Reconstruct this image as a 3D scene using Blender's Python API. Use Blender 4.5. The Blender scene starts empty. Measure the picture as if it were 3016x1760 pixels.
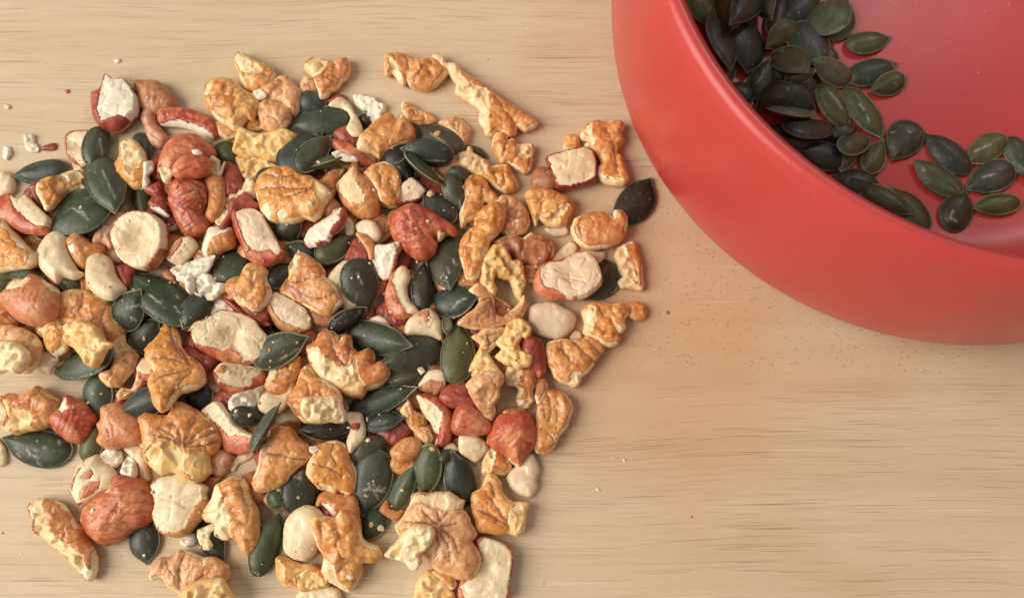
import bpy, math, random
import numpy as np
from mathutils import Vector, Matrix
from mathutils.geometry import delaunay_2d_cdt

# ------------------------------------------------------------------ scene, camera, light
scene = bpy.context.scene
COL = scene.collection
MM = 0.001                       # all shapes below are written in millimetres

IMG_W, IMG_H = 3016.0, 1760.0
FOV, TILT, WIDTH = math.radians(60.0), math.radians(15.0), 230.0
DIST = WIDTH / 2 / math.tan(FOV / 2)
CAM = np.array([0.0, -DIST * math.sin(TILT), DIST * math.cos(TILT)])
FWD = np.array([0.0, math.sin(TILT), -math.cos(TILT)])
UPV = np.array([0.0, math.cos(TILT), math.sin(TILT)])
RGT = np.array([1.0, 0.0, 0.0])
FPX = IMG_W / 2 / math.tan(FOV / 2)

cam_data = bpy.data.cameras.new("camera")
cam = bpy.data.objects.new("camera", cam_data)
COL.objects.link(cam)
cam.location = CAM * MM
cam.rotation_euler = (TILT, 0, 0)
cam_data.angle = FOV
cam_data.clip_start = 0.005
cam_data.clip_end = 20
cam_data.dof.use_dof = True
cam_data.dof.focus_distance = (DIST - 7) * MM
cam_data.dof.aperture_fstop = 18
scene.camera = cam

world = bpy.data.worlds.new("World")
scene.world = world
world.use_nodes = True
bg = world.node_tree.nodes["Background"]
bg.inputs[0].default_value = (1.0, 0.95, 0.90, 1)
bg.inputs[1].default_value = 0.27


def area(name, loc, target, sx, sy, power, color):
    d = bpy.data.lights.new(name, 'AREA')
    d.shape = 'RECTANGLE'
    d.size, d.size_y, d.energy, d.color = sx, sy, power, color
    o = bpy.data.objects.new(name, d)
    COL.objects.link(o)
    o.location = loc
    o.rotation_euler = (Vector(target) - Vector(loc)).to_track_quat('-Z', 'Y').to_euler()
    return o


area("window_light", (-1.40, -0.22, 1.10), (0.03, 0, 0), 1.35, 1.35, 45.5, (1.0, 0.95, 0.885))
area("far_window_light", (0.45, 0.60, 0.66), (0.10, 0.07, 0), 0.09, 0.09, 1.0, (0.96, 0.97, 1.0))

scene.view_settings.view_transform = 'Standard'
scene.view_settings.look = 'None'
scene.view_settings.exposure = 0.0
scene.view_settings.gamma = 1.0
scene.cycles.max_bounces = 8

random.seed(4)
RNG = np.random.default_rng(4)

# ------------------------------------------------------------------ small maths


def ray(px, py):
    d = FWD + ((px - IMG_W / 2) / FPX) * RGT - ((py - IMG_H / 2) / FPX) * UPV
    return d


def to_plane(pts, p0, n):
    """photo pixels -> points on the plane through p0 with normal n (mm)"""
    out = []
    for px, py in pts:
        d = ray(px, py)
        s = np.dot(p0 - CAM, n) / np.dot(d, n)
        out.append(CAM + d * s)
    return np.array(out)


def h2(x, y, s):
    v = np.sin(x * 127.1 + y * 311.7 + s * 74.7) * 43758.5453
    return v - np.floor(v)


def vnoise(x, y, s=0.0):
    xi, yi = np.floor(x), np.floor(y)
    fx, fy = x - xi, y - yi
    fx = fx * fx * (3 - 2 * fx)
    fy = fy * fy * (3 - 2 * fy)
    a, b = h2(xi, yi, s), h2(xi + 1, yi, s)
    c, d = h2(xi, yi + 1, s), h2(xi + 1, yi + 1, s)
    return (a + (b - a) * fx) * (1 - fy) + (c + (d - c) * fx) * fy


def fbm(x, y, s=0.0, o=3):
    t, a, n = 0, 0.5, 0
    for i in range(o):
        t = t + a * vnoise(x * 2 ** i, y * 2 ** i, s + i * 3.1)
        n += a
        a *= 0.5
    return t / n


def facets(x, y, s, cell):
    """chipped, piecewise tilted relief in -1..1, with narrow soft ridges between the facets"""
    wsum = np.zeros(x.shape)
    val = np.zeros(x.shape)
    gx, gy = np.floor(x / cell), np.floor(y / cell)
    k = 24.0 / cell ** 2
    for i in (-1, 0, 1):
        for j in (-1, 0, 1):
            cx, cy = gx + i, gy + j
            px, py = (cx + h2(cx, cy, s)) * cell, (cy + h2(cx, cy, s + 1)) * cell
            dd = (x - px) ** 2 + (y - py) ** 2
            v = (h2(cx, cy, s + 2) - .5) + ((x - px) * (h2(cx, cy, s + 3) - .5) + (y - py) * (h2(cx, cy, s + 4) - .5)) * 1.7 / cell
            w = np.exp(-k * dd) + 1e-12
            wsum += w
            val += w * v
    return val / wsum


def seg_dist(P, A, B):
    ab = B - A
    L = (ab ** 2).sum(1) + 1e-12
    out = np.full(len(P), 1e9)
    for i in range(len(A)):
        t = np.clip(((P - A[i]) @ ab[i]) / L[i], 0, 1)
        q = A[i] + t[:, None] * ab[i]
        out = np.minimum(out, ((P - q) ** 2).sum(1))
    return np.sqrt(out)


def poly_dist(P, poly):
    return seg_dist(P, poly, np.roll(poly, -1, 0))


def line_dist(P, line):
    return seg_dist(P, line[:-1], line[1:])


def inside(P, poly):
    x, y = P[:, 0], P[:, 1]
    r = np.zeros(len(P), bool)
    n = len(poly)
    for i in range(n):
        x1, y1 = poly[i]
        x2, y2 = poly[(i + 1) % n]
        if y1 == y2:
            continue
        c = ((y1 > y) != (y2 > y)) & (x < (x2 - x1) * (y - y1) / (y2 - y1) + x1)
        r ^= c
    return r


def smooth_loop(pts, step, ten=1.0):
    """closed Catmull-Rom through the points, resampled at step"""
    n = len(pts)
    out = []
    for i in range(n):
        p0, p1, p2, p3 = pts[i - 1], pts[i], pts[(i + 1) % n], pts[(i + 2) % n]
        for t in np.linspace(0, 1, 8, endpoint=False):
            a_, b_ = (p2 - p0) * .5 * ten, (p3 - p1) * .5 * ten
            out.append((2 * t ** 3 - 3 * t * t + 1) * p1 + (t ** 3 - 2 * t * t + t) * a_ + (3 * t * t - 2 * t ** 3) * p2 + (t ** 3 - t * t) * b_)
    out = np.array(out)
    seg = np.sqrt(((np.roll(out, -1, 0) - out) ** 2).sum(1))
    cum = np.concatenate([[0], np.cumsum(seg)])
    m = max(12, int(cum[-1] / step))
    s = np.linspace(0, cum[-1], m, endpoint=False)
    cl = np.vstack([out, out[:1]])
    return np.stack([np.interp(s, cum, cl[:, 0]), np.interp(s, cum, cl[:, 1])], 1)


# ------------------------------------------------------------------ materials


def new_mat(name):
    m = bpy.data.materials.new(name)
    m.use_nodes = True
    nt = m.node_tree
    return m, nt, nt.nodes["Principled BSDF"]


def node(nt, kind, **kw):
    n = nt.nodes.new(kind)
    for k, v in kw.items():
        if k.startswith("i_"):
            key = k[2:]
            n.inputs[int(key) if key.isdigit() else key].default_value = v
        else:
            setattr(n, k, v)
    return n


def attr_material(name, rough, sss, radius, noise_scale, noise_amt, bump, spec=0.5, rough_var=0.10, stretch=None):
    m, nt, b = new_mat(name)
    L = nt.links
    at = node(nt, "ShaderNodeAttribute", attribute_name="Col")
    tc = node(nt, "ShaderNodeTexCoord")
    nz = node(nt, "ShaderNodeTexNoise")
    nz.inputs["Scale"].default_value = noise_scale
    nz.inputs["Detail"].default_value = 4
    L.new(tc.outputs["Object"], nz.inputs["Vector"])
    mr = node(nt, "ShaderNodeMapRange")
    mr.inputs[1].default_value, mr.inputs[2].default_value = 0.3, 0.7
    mr.inputs[3].default_value, mr.inputs[4].default_value = 1 - noise_amt, 1 + noise_amt
    L.new(nz.outputs[0], mr.inputs[0])
    mul = node(nt, "ShaderNodeVectorMath", operation='SCALE')
    L.new(at.outputs["Color"], mul.inputs[0])
    L.new(mr.outputs[0], mul.inputs["Scale"])
    L.new(mul.outputs[0], b.inputs["Base Color"])
    rr = node(nt, "ShaderNodeMapRange")
    rr.inputs[1].default_value, rr.inputs[2].default_value = 0.3, 0.7
    rr.inputs[3].default_value, rr.inputs[4].default_value = rough - rough_var, rough + rough_var
    L.new(nz.outputs[0], rr.inputs[0])
    L.new(rr.outputs[0], b.inputs["Roughness"])
    b.inputs["Subsurface Weight"].default_value = sss
    b.inputs["Subsurface Radius"].default_value = radius
    b.inputs["Subsurface Scale"].default_value = MM
    b.inputs["Specular IOR Level"].default_value = spec
    if bump:
        n2 = node(nt, "ShaderNodeTexNoise")
        n2.inputs["Scale"].default_value = noise_scale * 1.6
        n2.inputs["Detail"].default_value = 3
        if stretch:
            oi = node(nt, "ShaderNodeObjectInfo")
            ro = node(nt, "ShaderNodeVectorRotate", rotation_type='Z_AXIS')
            an = node(nt, "ShaderNodeMath", operation='MULTIPLY')
            an.inputs[1].default_value = 6.28
            L.new(oi.outputs["Random"], an.inputs[0])
            L.new(an.outputs[0], ro.inputs["Angle"])
            L.new(tc.outputs["Object"], ro.inputs["Vector"])
            mp = node(nt, "ShaderNodeMapping")
            mp.inputs["Scale"].default_value = stretch
            L.new(ro.outputs[0], mp.inputs["Vector"])
            L.new(mp.outputs[0], n2.inputs["Vector"])
            n2.inputs["Scale"].default_value = 1
            n2.inputs["Distortion"].default_value = 0.6
        else:
            L.new(tc.outputs["Object"], n2.inputs["Vector"])
        bp = node(nt, "ShaderNodeBump")
        bp.inputs["Strength"].default_value = bump
        bp.inputs["Distance"].default_value = 0.0003
        L.new(n2.outputs[0], bp.inputs["Height"])
        L.new(bp.outputs[0], b.inputs["Normal"])
    return m


M_FLESH = attr_material("nut_flesh", 0.40, 0.22, (0.55, 0.35, 0.20), 900, 0.07, 0.22)
M_SKIN = attr_material("walnut_skin", 0.32, 0.25, (0.6, 0.28, 0.12), 1000, 0.10, 0.30, spec=0.5)
M_HSKIN = attr_material("hazelnut_skin", 0.36, 0.10, (0.8, 0.3, 0.15), 900, 0.10, 0.40, stretch=(260, 1500, 700))
M_SEED = attr_material("seed_coat", 0.45, 0.0, (1, 1, 1), 1100, 0.12, 0.12, spec=0.45)
M_RIM = attr_material("seed_rim", 0.5, 0.0, (1, 1, 1), 1500, 0.25, 0.2)
M_CRUMB = attr_material("crumb", 0.5, 0.1, (1, .7, .4), 900, 0.1, 0.2)


def board_material():
    m, nt, b = new_mat("pale_board_wood")
    L = nt.links
    tc = node(nt, "ShaderNodeTexCoord")

    def mapped(scale, rot=0.0, loc=(0, 0, 0)):
        mp = node(nt, "ShaderNodeMapping")
        mp.inputs["Scale"].default_value = scale
        mp.inputs["Rotation"].default_value = (0, 0, rot)
        mp.inputs["Location"].default_value = loc
        L.new(tc.outputs["Object"], mp.inputs["Vector"])
        return mp.outputs[0]

    def noise(vec, detail=2, rough=0.5, dist=0.0):
        n = node(nt, "ShaderNodeTexNoise")
        n.inputs["Scale"].default_value = 1
        n.inputs["Detail"].default_value = detail
        n.inputs["Roughness"].default_value = rough
        n.inputs["Distortion"].default_value = dist
        L.new(vec, n.inputs["Vector"])
        return n.outputs[0]

    def remap(v, a, c, lo=0.0, hi=1.0):
        r = node(nt, "ShaderNodeMapRange")
        r.interpolation_type = 'SMOOTHSTEP'
        for i, x in enumerate((a, c, lo, hi)):
            r.inputs[i + 1].default_value = x
        L.new(v, r.inputs[0])
        return r.outputs[0]

    def math_(op, a, c):
        n = node(nt, "ShaderNodeMath", operation=op)
        for i, v in enumerate((a, c)):
            if isinstance(v, (int, float)):
                n.inputs[i].default_value = v
            else:
                L.new(v, n.inputs[i])
        return n.outputs[0]

    def mix(f, a, c):
        n = node(nt, "ShaderNodeMix", data_type='RGBA')
        for i, v in ((0, f), (6, a), (7, c)):
            if isinstance(v, (int, float)):
                n.inputs[i].default_value = v
            elif isinstance(v, tuple):
                n.inputs[i].default_value = v
            else:
                L.new(v, n.inputs[i])
        return n.outputs[2]

    # gently wavering growth direction: y is bent by a slow noise of x and y
    wob = noise(mapped((9, 14, 1)), 1)
    sep = node(nt, "ShaderNodeSeparateXYZ")
    L.new(tc.outputs["Object"], sep.inputs[0])
    bent = math_('ADD', sep.outputs[1], math_('MULTIPLY', math_('SUBTRACT', wob, 0.5), 0.012))
    cmb = node(nt, "ShaderNodeCombineXYZ")
    L.new(sep.outputs[0], cmb.inputs[0])
    L.new(bent, cmb.inputs[1])

    def bmapped(scale, loc=(0, 0, 0)):
        mp = node(nt, "ShaderNodeMapping")
        mp.inputs["Scale"].default_value = scale
        mp.inputs["Location"].default_value = loc
        L.new(cmb.outputs[0], mp.inputs["Vector"])
        return mp.outputs[0]

    base = mix(remap(noise(bmapped((5, 60, 1)), 3), 0.3, 0.7), (0.67, 0.525, 0.345, 1), (0.62, 0.475, 0.298, 1))
    base = mix(remap(noise(bmapped((9, 240, 1), (3, 1, 0)), 3), 0.40, 0.75, 0, 0.22), base, (0.47, 0.315, 0.170, 1))
    base = mix(remap(noise(bmapped((55, 2300, 1), (6, 4, 0)), 2, 0.6), 0.30, 0.72, 0, 0.13), base, (0.44, 0.295, 0.165, 1))
    base = mix(remap(noise(mapped((900, 2600, 1), 0, (2, 2, 0)), 2), 0.35, 0.7, 0, 0.22), base, (0.70, 0.56, 0.38, 1))
    # warm oil stains
    base = mix(remap(noise(mapped((22, 30, 1), 0, (7, 2, 0)), 3), 0.55, 0.75, 0, 0.40), base, (0.58, 0.36, 0.19, 1))
    # warm orange patch, fading outward, on the bowl side of the heap
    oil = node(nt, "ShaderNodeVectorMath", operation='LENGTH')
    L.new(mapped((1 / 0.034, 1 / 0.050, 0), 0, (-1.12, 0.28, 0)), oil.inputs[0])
    tintv = math_('ADD', oil.outputs["Value"], math_('MULTIPLY', math_('SUBTRACT', noise(mapped((45, 60, 1)), 3), 0.5), 1.1))
    base = mix(remap(tintv, 0.20, 1.20, 0.50, 0.0), base, (0.62, 0.315, 0.145, 1))
    # the growth ring full of pores: a band that crosses the board under the bowl
    slope = math_('ADD', bent, math_('MULTIPLY', sep.outputs[0], 0.03))
    band = math_('MULTIPLY', remap(slope, -0.016, -0.0125), remap(slope, 0.022, 0.030, 1, 0))
    vo = node(nt, "ShaderNodeTexVoronoi")
    vo.inputs["Scale"].default_value = 1
    vo.inputs["Randomness"].default_value = 1
    L.new(mapped((620, 1060, 1), 0.12), vo.inputs["Vector"])
    dots = math_('MULTIPLY', remap(vo.outputs["Distance"], 0.12, 0.26, 1, 0), remap(noise(mapped((130, 170, 1))), 0.30, 0.48))
    dots = math_('MULTIPLY', dots, band)
    # open grain: short dark dashes, in clusters
    d1 = remap(noise(bmapped((46, 4200, 1), (1, 5, 0)), 1, 0.4, 0.15), 0.645, 0.70)
    c1 = remap(noise(bmapped((12, 110, 1), (4, 9, 0)), 2), 0.34, 0.56)
    d2 = remap(noise(bmapped((36, 4200, 1), (8, 2, 0)), 1), 0.64, 0.74)
    dash = math_('MAXIMUM', math_('MULTIPLY', d1, c1), math_('MULTIPLY', d2, 0.55))
    dash = math_('MULTIPLY', dash, math_('SUBTRACT', 1.0, math_('MULTIPLY', band, 0.92)))
    grain = math_('MAXIMUM', math_('MULTIPLY', dash, 0.66), math_('MULTIPLY', dots, 0.38))
    col = mix(grain, base, (0.235, 0.125, 0.058, 1))
    # knife scratches: thin pale and dark lines, several directions
    scr = None
    for k, (rot, sx, sy, lo, hi) in enumerate(((1.02, 26, 1500, .685, .74), (-0.95, 20, 1300, .70, .75), (0.62, 28, 1600, .70, .75), (1.75, 22, 1300, .71, .76))):
        s = remap(noise(mapped((sx, sy, 1), rot, (k * 3.3, k * 1.7, 0)), 1), lo, hi)
        s = math_('MULTIPLY', s, remap(noise(mapped((18, 18, 1), 0, (k * 5, 3, 0)), 1), 0.45, 0.62))
        scr = s if scr is None else math_('MAXIMUM', scr, s)
    col = mix(math_('MULTIPLY', scr, 0.60), col, (0.76, 0.62, 0.43, 1))
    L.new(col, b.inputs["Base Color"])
    L.new(remap(noise(mapped((60, 200, 1)), 3), 0.3, 0.7, 0.50, 0.66), b.inputs["Roughness"])
    b.inputs["Specular IOR Level"].default_value = 0.3
    hgt = math_('SUBTRACT', noise(bmapped((90, 1400, 1)), 2), math_('ADD', math_('MULTIPLY', grain, 2.0), math_('MULTIPLY', scr, 0.8)))
    bp = node(nt, "ShaderNodeBump")
    bp.inputs["Strength"].default_value = 0.25
    bp.inputs["Distance"].default_value = 0.0002
    L.new(hgt, bp.inputs["Height"])
    L.new(bp.outputs[0], b.inputs["Normal"])
    return m


def bowl_material():
    m, nt, b = new_mat("matt_red_glaze")
    L = nt.links
    tc = node(nt, "ShaderNodeTexCoord")
    nz = node(nt, "ShaderNodeTexNoise")
    nz.inputs["Scale"].default_value = 1400
    nz.inputs["Detail"].default_value = 3
    L.new(tc.outputs["Object"], nz.inputs["Vector"])
    big = node(nt, "ShaderNodeTexNoise")
    big.inputs["Scale"].default_value = 45
    big.inputs["Detail"].default_value = 4
    L.new(tc.outputs["Object"], big.inputs["Vector"])
    mx = node(nt, "ShaderNodeMix", data_type='RGBA')
    mx.inputs[6].default_value = (0.50, 0.054, 0.044, 1)
    mx.inputs[7].default_value = (0.56, 0.069, 0.058, 1)
    L.new(nz.outputs[0], mx.inputs[0])
    mx2 = node(nt, "ShaderNodeMix", data_type='RGBA')
    mx2.inputs[7].default_value = (0.46, 0.050, 0.044, 1)
    mr0 = node(nt, "ShaderNodeMapRange")
    mr0.inputs[1].default_value, mr0.inputs[2].default_value, mr0.inputs[4].default_value = 0.4, 0.75, 0.7
    L.new(big.outputs[0], mr0.inputs[0])
    L.new(mr0.outputs[0], mx2.inputs[0])
    L.new(mx.outputs[2], mx2.inputs[6])
    L.new(mx2.outputs[2], b.inputs["Base Color"])
    mr = node(nt, "ShaderNodeMapRange")
    mr.inputs[1].default_value, mr.inputs[2].default_value = 0.35, 0.7
    mr.inputs[3].default_value, mr.inputs[4].default_value = 0.27, 0.35
    L.new(big.outputs[0], mr.inputs[0])
    L.new(mr.outputs[0], b.inputs["Roughness"])
    b.inputs["Specular IOR Level"].default_value = 0.33
    bp = node(nt, "ShaderNodeBump")
    bp.inputs["Strength"].default_value = 0.12
    bp.inputs["Distance"].default_value = 0.0001
    L.new(nz.outputs[0], bp.inputs["Height"])
    L.new(bp.outputs[0], b.inputs["Normal"])
    return m


# ------------------------------------------------------------------ mesh helper


def make_obj(name, verts, faces, mats, cols=None, fmat=None, loc=None, parent=None, smooth=True):
    me = bpy.data.meshes.new(name)
    v = np.asarray(verts, float)
    if loc is None:
        loc = np.zeros(3)
    me.from_pydata(((v - loc) * MM).tolist(), [], [list(map(int, f)) for f in faces])
    for mt in mats:
        me.materials.append(mt)
    if fmat is not None:
        me.polygons.foreach_set("material_index", np.asarray(fmat, np.int32))
    if cols is not None:
        a = me.color_attributes.new("Col", 'FLOAT_COLOR', 'POINT')
        c = np.ones((len(v), 4), np.float32)
        c[:, :3] = np.clip(cols, 0, 1)
        a.data.foreach_set("color", c.ravel())
    if smooth:
        me.polygons.foreach_set("use_smooth", np.ones(len(me.polygons), bool))
    me.update()
    o = bpy.data.objects.new(name, me)
    COL.objects.link(o)
    if parent is not None:
        o.parent = parent
    else:
        o.location = np.asarray(loc) * MM
    return o


# ------------------------------------------------------------------ board and bowl
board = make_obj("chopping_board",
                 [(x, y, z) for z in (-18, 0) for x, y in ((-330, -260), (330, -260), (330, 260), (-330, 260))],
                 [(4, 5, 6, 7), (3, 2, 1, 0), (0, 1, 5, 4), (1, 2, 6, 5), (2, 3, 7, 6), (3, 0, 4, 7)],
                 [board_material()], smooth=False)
board["label"] = "pale wooden chopping board with fine dark grain dashes and knife scratches, under everything"
board["category"] = "chopping board"
board["kind"] = "structure"

BX, BY = 97.4, 61.3
PROFILE = [(0, 0.9), (58, 0.9), (61, 0.2), (64, 0.5), (68, 2.2), (72.0, 5.5), (74.0, 10), (75.2, 18), (75.6, 27), (75.4, 36), (74.9, 43),
           (74.2, 48.5), (73.5, 51.5), (72.6, 53.3), (71.4, 54.0), (70.2, 53.7), (69.2, 52.4), (68.6, 50), (68.2, 45), (67.6, 37), (66.3, 27),
           (63.5, 18.5), (59, 12.2), (53, 8.6), (45, 7.0), (30, 6.3), (0, 6.0)]
IN_R = np.array([p[0] for p in PROFILE[:15:-1]])
IN_Z = np.array([p[1] for p in PROFILE[:15:-1]])


def bowl():
    P = np.array(PROFILE, float)
    # resample for a smooth section
    seg = np.sqrt((np.diff(P, axis=0) ** 2).sum(1))
    cum = np.concatenate([[0], np.cumsum(seg)])
    out = []
    for i in range(len(P) - 1):
        p0, p1, p2, p3 = P[max(i - 1, 0)], P[i], P[i + 1], P[min(i + 2, len(P) - 1)]
        k = max(2, int(seg[i] / 1.2))
        for t in np.linspace(0, 1, min(k, 8), endpoint=False):
            out.append(0.5 * (2 * p1 + (p2 - p0) * t + (2 * p0 - 5 * p1 + 4 * p2 - p3) * t * t + (3 * p1 - p0 - 3 * p2 + p3) * t ** 3))
    out.append(P[-1])
    out = np.array(out)
    out[:, 0] = np.maximum(out[:, 0], 0)
    N = 192
    verts, faces = [], []
    for r, z in out[1:-1]:
        for k in range(N):
            a = 2 * math.pi * k / N
            verts.append((BX + r * math.cos(a), BY + r * math.sin(a), z))
    m = len(out) - 2
    for i in range(m - 1):
        for k in range(N):
            k2 = (k + 1) % N
            faces.append((i * N + k, i * N + k2, (i + 1) * N + k2, (i + 1) * N + k))
    b0 = len(verts)
    verts += [(BX, BY, out[0][1]), (BX, BY, out[-1][1])]
    for k in range(N):
        k2 = (k + 1) % N
        faces.append((b0, k2, k))
        faces.append((b0 + 1, (m - 1) * N + k, (m - 1) * N + k2))
    o = make_obj("bowl", verts, faces, [bowl_material()], loc=np.array([BX, BY, 0.0]))
    o["label"] = "red matt bowl with a thick rounded rim, dark green seeds heaped inside"
    o["category"] = "bowl"
    return o


bowl()

# ------------------------------------------------------------------ resting heights
GX0, GX1, GY0, GY1, GS = -150.0, 190.0, -110.0, 150.0, 0.5
NX, NY = int((GX1 - GX0) / GS), int((GY1 - GY0) / GS)
gx = GX0 + (np.arange(NX) + .5) * GS
gy = GY0 + (np.arange(NY) + .5) * GS
GXX, GYY = np.meshgrid(gx, gy, indexing='ij')
HM = np.zeros((NX, NY))
_r = np.hypot(GXX - BX, GYY - BY)
_in = _r < 69.0
HM[_in] = np.interp(_r[_in], IN_R, IN_Z)


def settle(poly_px, tmax, zstart=0.0, press=88):
    """plane on which the piece comes to rest: fitted to what lies below it"""
    z = zstart
    n = np.array([0, 0, 1.0])
    p0 = np.array([0, 0, z])
    for it in range(4):
        pts = to_plane(poly_px, p0, n)
        c = pts.mean(0)
        q = c + (pts - c) * 0.88
        i0, j0 = int((q[:, 0].min() - GX0) / GS), int((q[:, 1].min() - GY0) / GS)
        i1, j1 = int((q[:, 0].max() - GX0) / GS) + 1, int((q[:, 1].max() - GY0) / GS) + 1
        i0, j0, i1, j1 = max(i0, 0), max(j0, 0), min(i1, NX), min(j1, NY)
        X, Y, Z = GXX[i0:i1, j0:j1].ravel(), GYY[i0:i1, j0:j1].ravel(), HM[i0:i1, j0:j1].ravel()
        m = inside(np.stack([X, Y], 1), q[:, :2])
        if m.sum() < 8:
            return p0, n
        X, Y, Z = X[m], Y[m], Z[m]
        A = np.stack([X - c[0], Y - c[1], np.ones_like(X)], 1)
        sol = np.linalg.lstsq(A, Z, rcond=None)[0]
        g = math.hypot(sol[0], sol[1])
        lim = math.tan(tmax)
        if g > lim:
            sol[:2] *= lim / g
        resid = Z - (sol[0] * A[:, 0] + sol[1] * A[:, 1])
        off = np.percentile(resid, press)
        n = np.array([-sol[0], -sol[1], 1.0])
        n /= np.linalg.norm(n)
        p0 = np.array([c[0], c[1], off])
    return p0, n


def stamp(V):
    i = ((V[:, 0] - GX0) / GS).astype(int)
    j = ((V[:, 1] - GY0) / GS).astype(int)
    m = (i >= 0) & (i < NX) & (j >= 0) & (j < NY)
    np.maximum.at(HM, (i[m], j[m]), V[m, 2])


def frame(n):
    e1 = np.array([1.0, 0, 0]) - n * n[0]
    e1 /= np.linalg.norm(e1)
    return e1, np.cross(n, e1)


def triangulate(loop, g, seed):
    """loop (k,2) -> points (loop first), triangles; hex points fill it"""
    lo, hi = loop.min(0), loop.max(0)
    xs = np.arange(lo[0], hi[0] + g, g)
    ys = np.arange(lo[1], hi[1] + g, g * 0.866)
    P = np.array([(x + (0.5 * g if k % 2 else 0), y) for k, y in enumerate(ys) for x in xs])
    r = np.random.default_rng(seed)
    P = P + r.uniform(-.12, .12, P.shape) * g
    P = P[inside(P, loop)]
    if len(P):
        P = P[poly_dist(P, loop) > g * 0.55]
    allp = np.vstack([loop, P]) if len(P) else loop
    k = len(loop)
    res = delaunay_2d_cdt([Vector(p) for p in allp], [], [list(range(k))], 1, 1e-5)
    pts = np.array([tuple(v) for v in res[0]])
    tris = [tuple(f) for f in res[2] if len(f) == 3]
    return pts, np.array(tris)


def boundary(tris, keep):
    """vertices on the edge of the kept triangles, and directed edges"""
    ed = {}
    for t in tris[keep]:
        for a, b in ((t[0], t[1]), (t[1], t[2]), (t[2], t[0])):
            if (b, a) in ed:
                del ed[(b, a)]
            else:
                ed[(a, b)] = 1
    return list(ed)


CROPS = {'A': (0, 100), 'B': (500, 100), 'C': (1000, 100), 'D': (1450, 300), 'E': (0, 600), 'F': (500, 600), 'G': (1000, 600),
         'H': (1450, 800), 'I': (0, 1160), 'J': (500, 1160), 'K': (1000, 1160), 'L': (1900, 0), 'M': (2416, 200), 'N': (2416, 0)}


def px(crop, s):
    """'x,y x,y ...' read off an enlarged part of the photo -> photo pixels"""
    k = 2.7199 if crop == 'N' else 4.0789
    ox, oy = CROPS[crop]
    return [(ox + float(a.split(',')[0]) * k, oy + float(a.split(',')[1]) * k) for a in s.split()]


PIECES = []


def S(layer, crop, tip, blunt, w, label, roll=0, tone='g', marks=()):
    PIECES.append((layer, len(PIECES), 'seed', dict(crop=crop, tip=tip, blunt=blunt, w=w, label=label, roll=roll, tone=tone, marks=marks)))


def N(layer, crop, kind, outline, label, fl=(), sk=(), v=(), c='tan', f='cream', H=1.0, hollow=0):
    PIECES.append((layer, len(PIECES), 'nut', dict(crop=crop, kind=kind, outline=outline, label=label, fl=fl, sk=sk, v=v, c=c, f=f, H=H, hollow=hollow)))


# ================================================================== what lies where
# ---- upper edge of the pile
N(0,'A','ch','18,73 24,73 25,78 28,82 27,85 22,85 19,83',"small knobbly white chip alone on the board above the pile's outer corner",f='white')
N(0,'A','ch','3,81 7,82 8,87 5,91 2,89',"small smooth oval white chip at the board's edge beside the knobbly chip",f='white')
N(0,'A','hs','29,83 34,80 40,79 40,83 36,84',"small dark maroon flake of nut skin flat on the board near white chips",c='dk',H=.5)
N(0,'A','ch','82,19 86,18 87,20 84,21',"tiny white crumb on bare board above the white hazelnut chunk",f='white')
N(0,'A','ch','3,51 6,51 8,53 6,54 4,54',"tiny cream crumb on bare board at the upper side near the edge",f='cream')
N(0,'A','hs','47,41 49,40 50,42 48,43',"tiny red-brown skin speck on bare board above the oval seed",c='red',H=.5)
N(1,'A','hf','66,43 70,42 75,40 77,31 79,31 83,35 90,34 96,40 99,46 100,51 99,58 95,61 91,66 85,70 76,69 71,65 67,58',"bright white jagged chunk of hazelnut cupped in dark red skin, top corner of the pile",fl=['78,31 83,35 90,34 95,40 99,48 99,57 94,61 87,60 80,62 75,64 72,56 74,45 76,37'],c='dk',f='white',H=1.1)
N(0,'A','hs','97,34 105,34 114,34 121,40 126,45 128,51 124,56 116,58 110,58 104,56 100,50 98,42',"smooth brown hazelnut half with a pointed corner beside the bright white chunk",c='brn')
N(0,'A','hs','104,55 109,53 111,58 112,64 117,70 120,76 117,83 111,81 107,76 105,68 102,61',"curled pinkish brown strip of hazelnut hanging below the smooth brown half",c='pink')
N(2,'B','hs','-9,60 -8,55 -3,53 8,53 16,55 24,58 31,63 34,68 34,73 31,76 26,74 20,70 10,67 0,66 -7,65',"smooth red hazelnut cap standing on its white cut edge, above the wrinkled red one",fl=['-9,66 0,63 7,63 15,65 24,69 30,73 32,77 25,75 15,71 5,68 -5,67'],c='red',f='white')
N(1,'A','hf','48,74 52,71 60,70 66,72 66,95 60,95 54,93 49,88 47,80',"pale hazelnut half with brownish hollow tucked behind the upright oval seed",fl=['49,75 53,72 65,72 66,95 58,94 50,87'],c='red',f='pale',hollow=1)
N(0,'A','ch','52,93 58,95 62,100 60,106 55,103',"pale shard under the hollow hazelnut half, next to the upright seed",f='pale')
S(3,'A','65,99','73,67',20,"upright oval seed overlapped by a paler-rimmed seed at its foot",marks=('72,76 74,88',))
S(4,'A','84,130','71,88',28,"broad seed with bright pale rim and central crease, lying over two other seeds",tone='l',marks=('74,99 79,110','79,110 83,118'))
S(1,'A','9,103','49,97',16,"bluish seed lying flat on bare board, pointed tip outward",tone='b')
S(2,'A','34,143','80,116',29,"large dark seed with two white parallel scratches",marks=('53,126 64,134','57,126 62,131'))
S(2,'A','104,96','101,72',15,"small upright dark seed peeping from behind the yellow walnut wedge",tone='b')
S(1,'A','105,134','102,109',17,"dark seed half hidden between the pale-rimmed seed and the wrinkled red hazelnut",tone='o')
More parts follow.
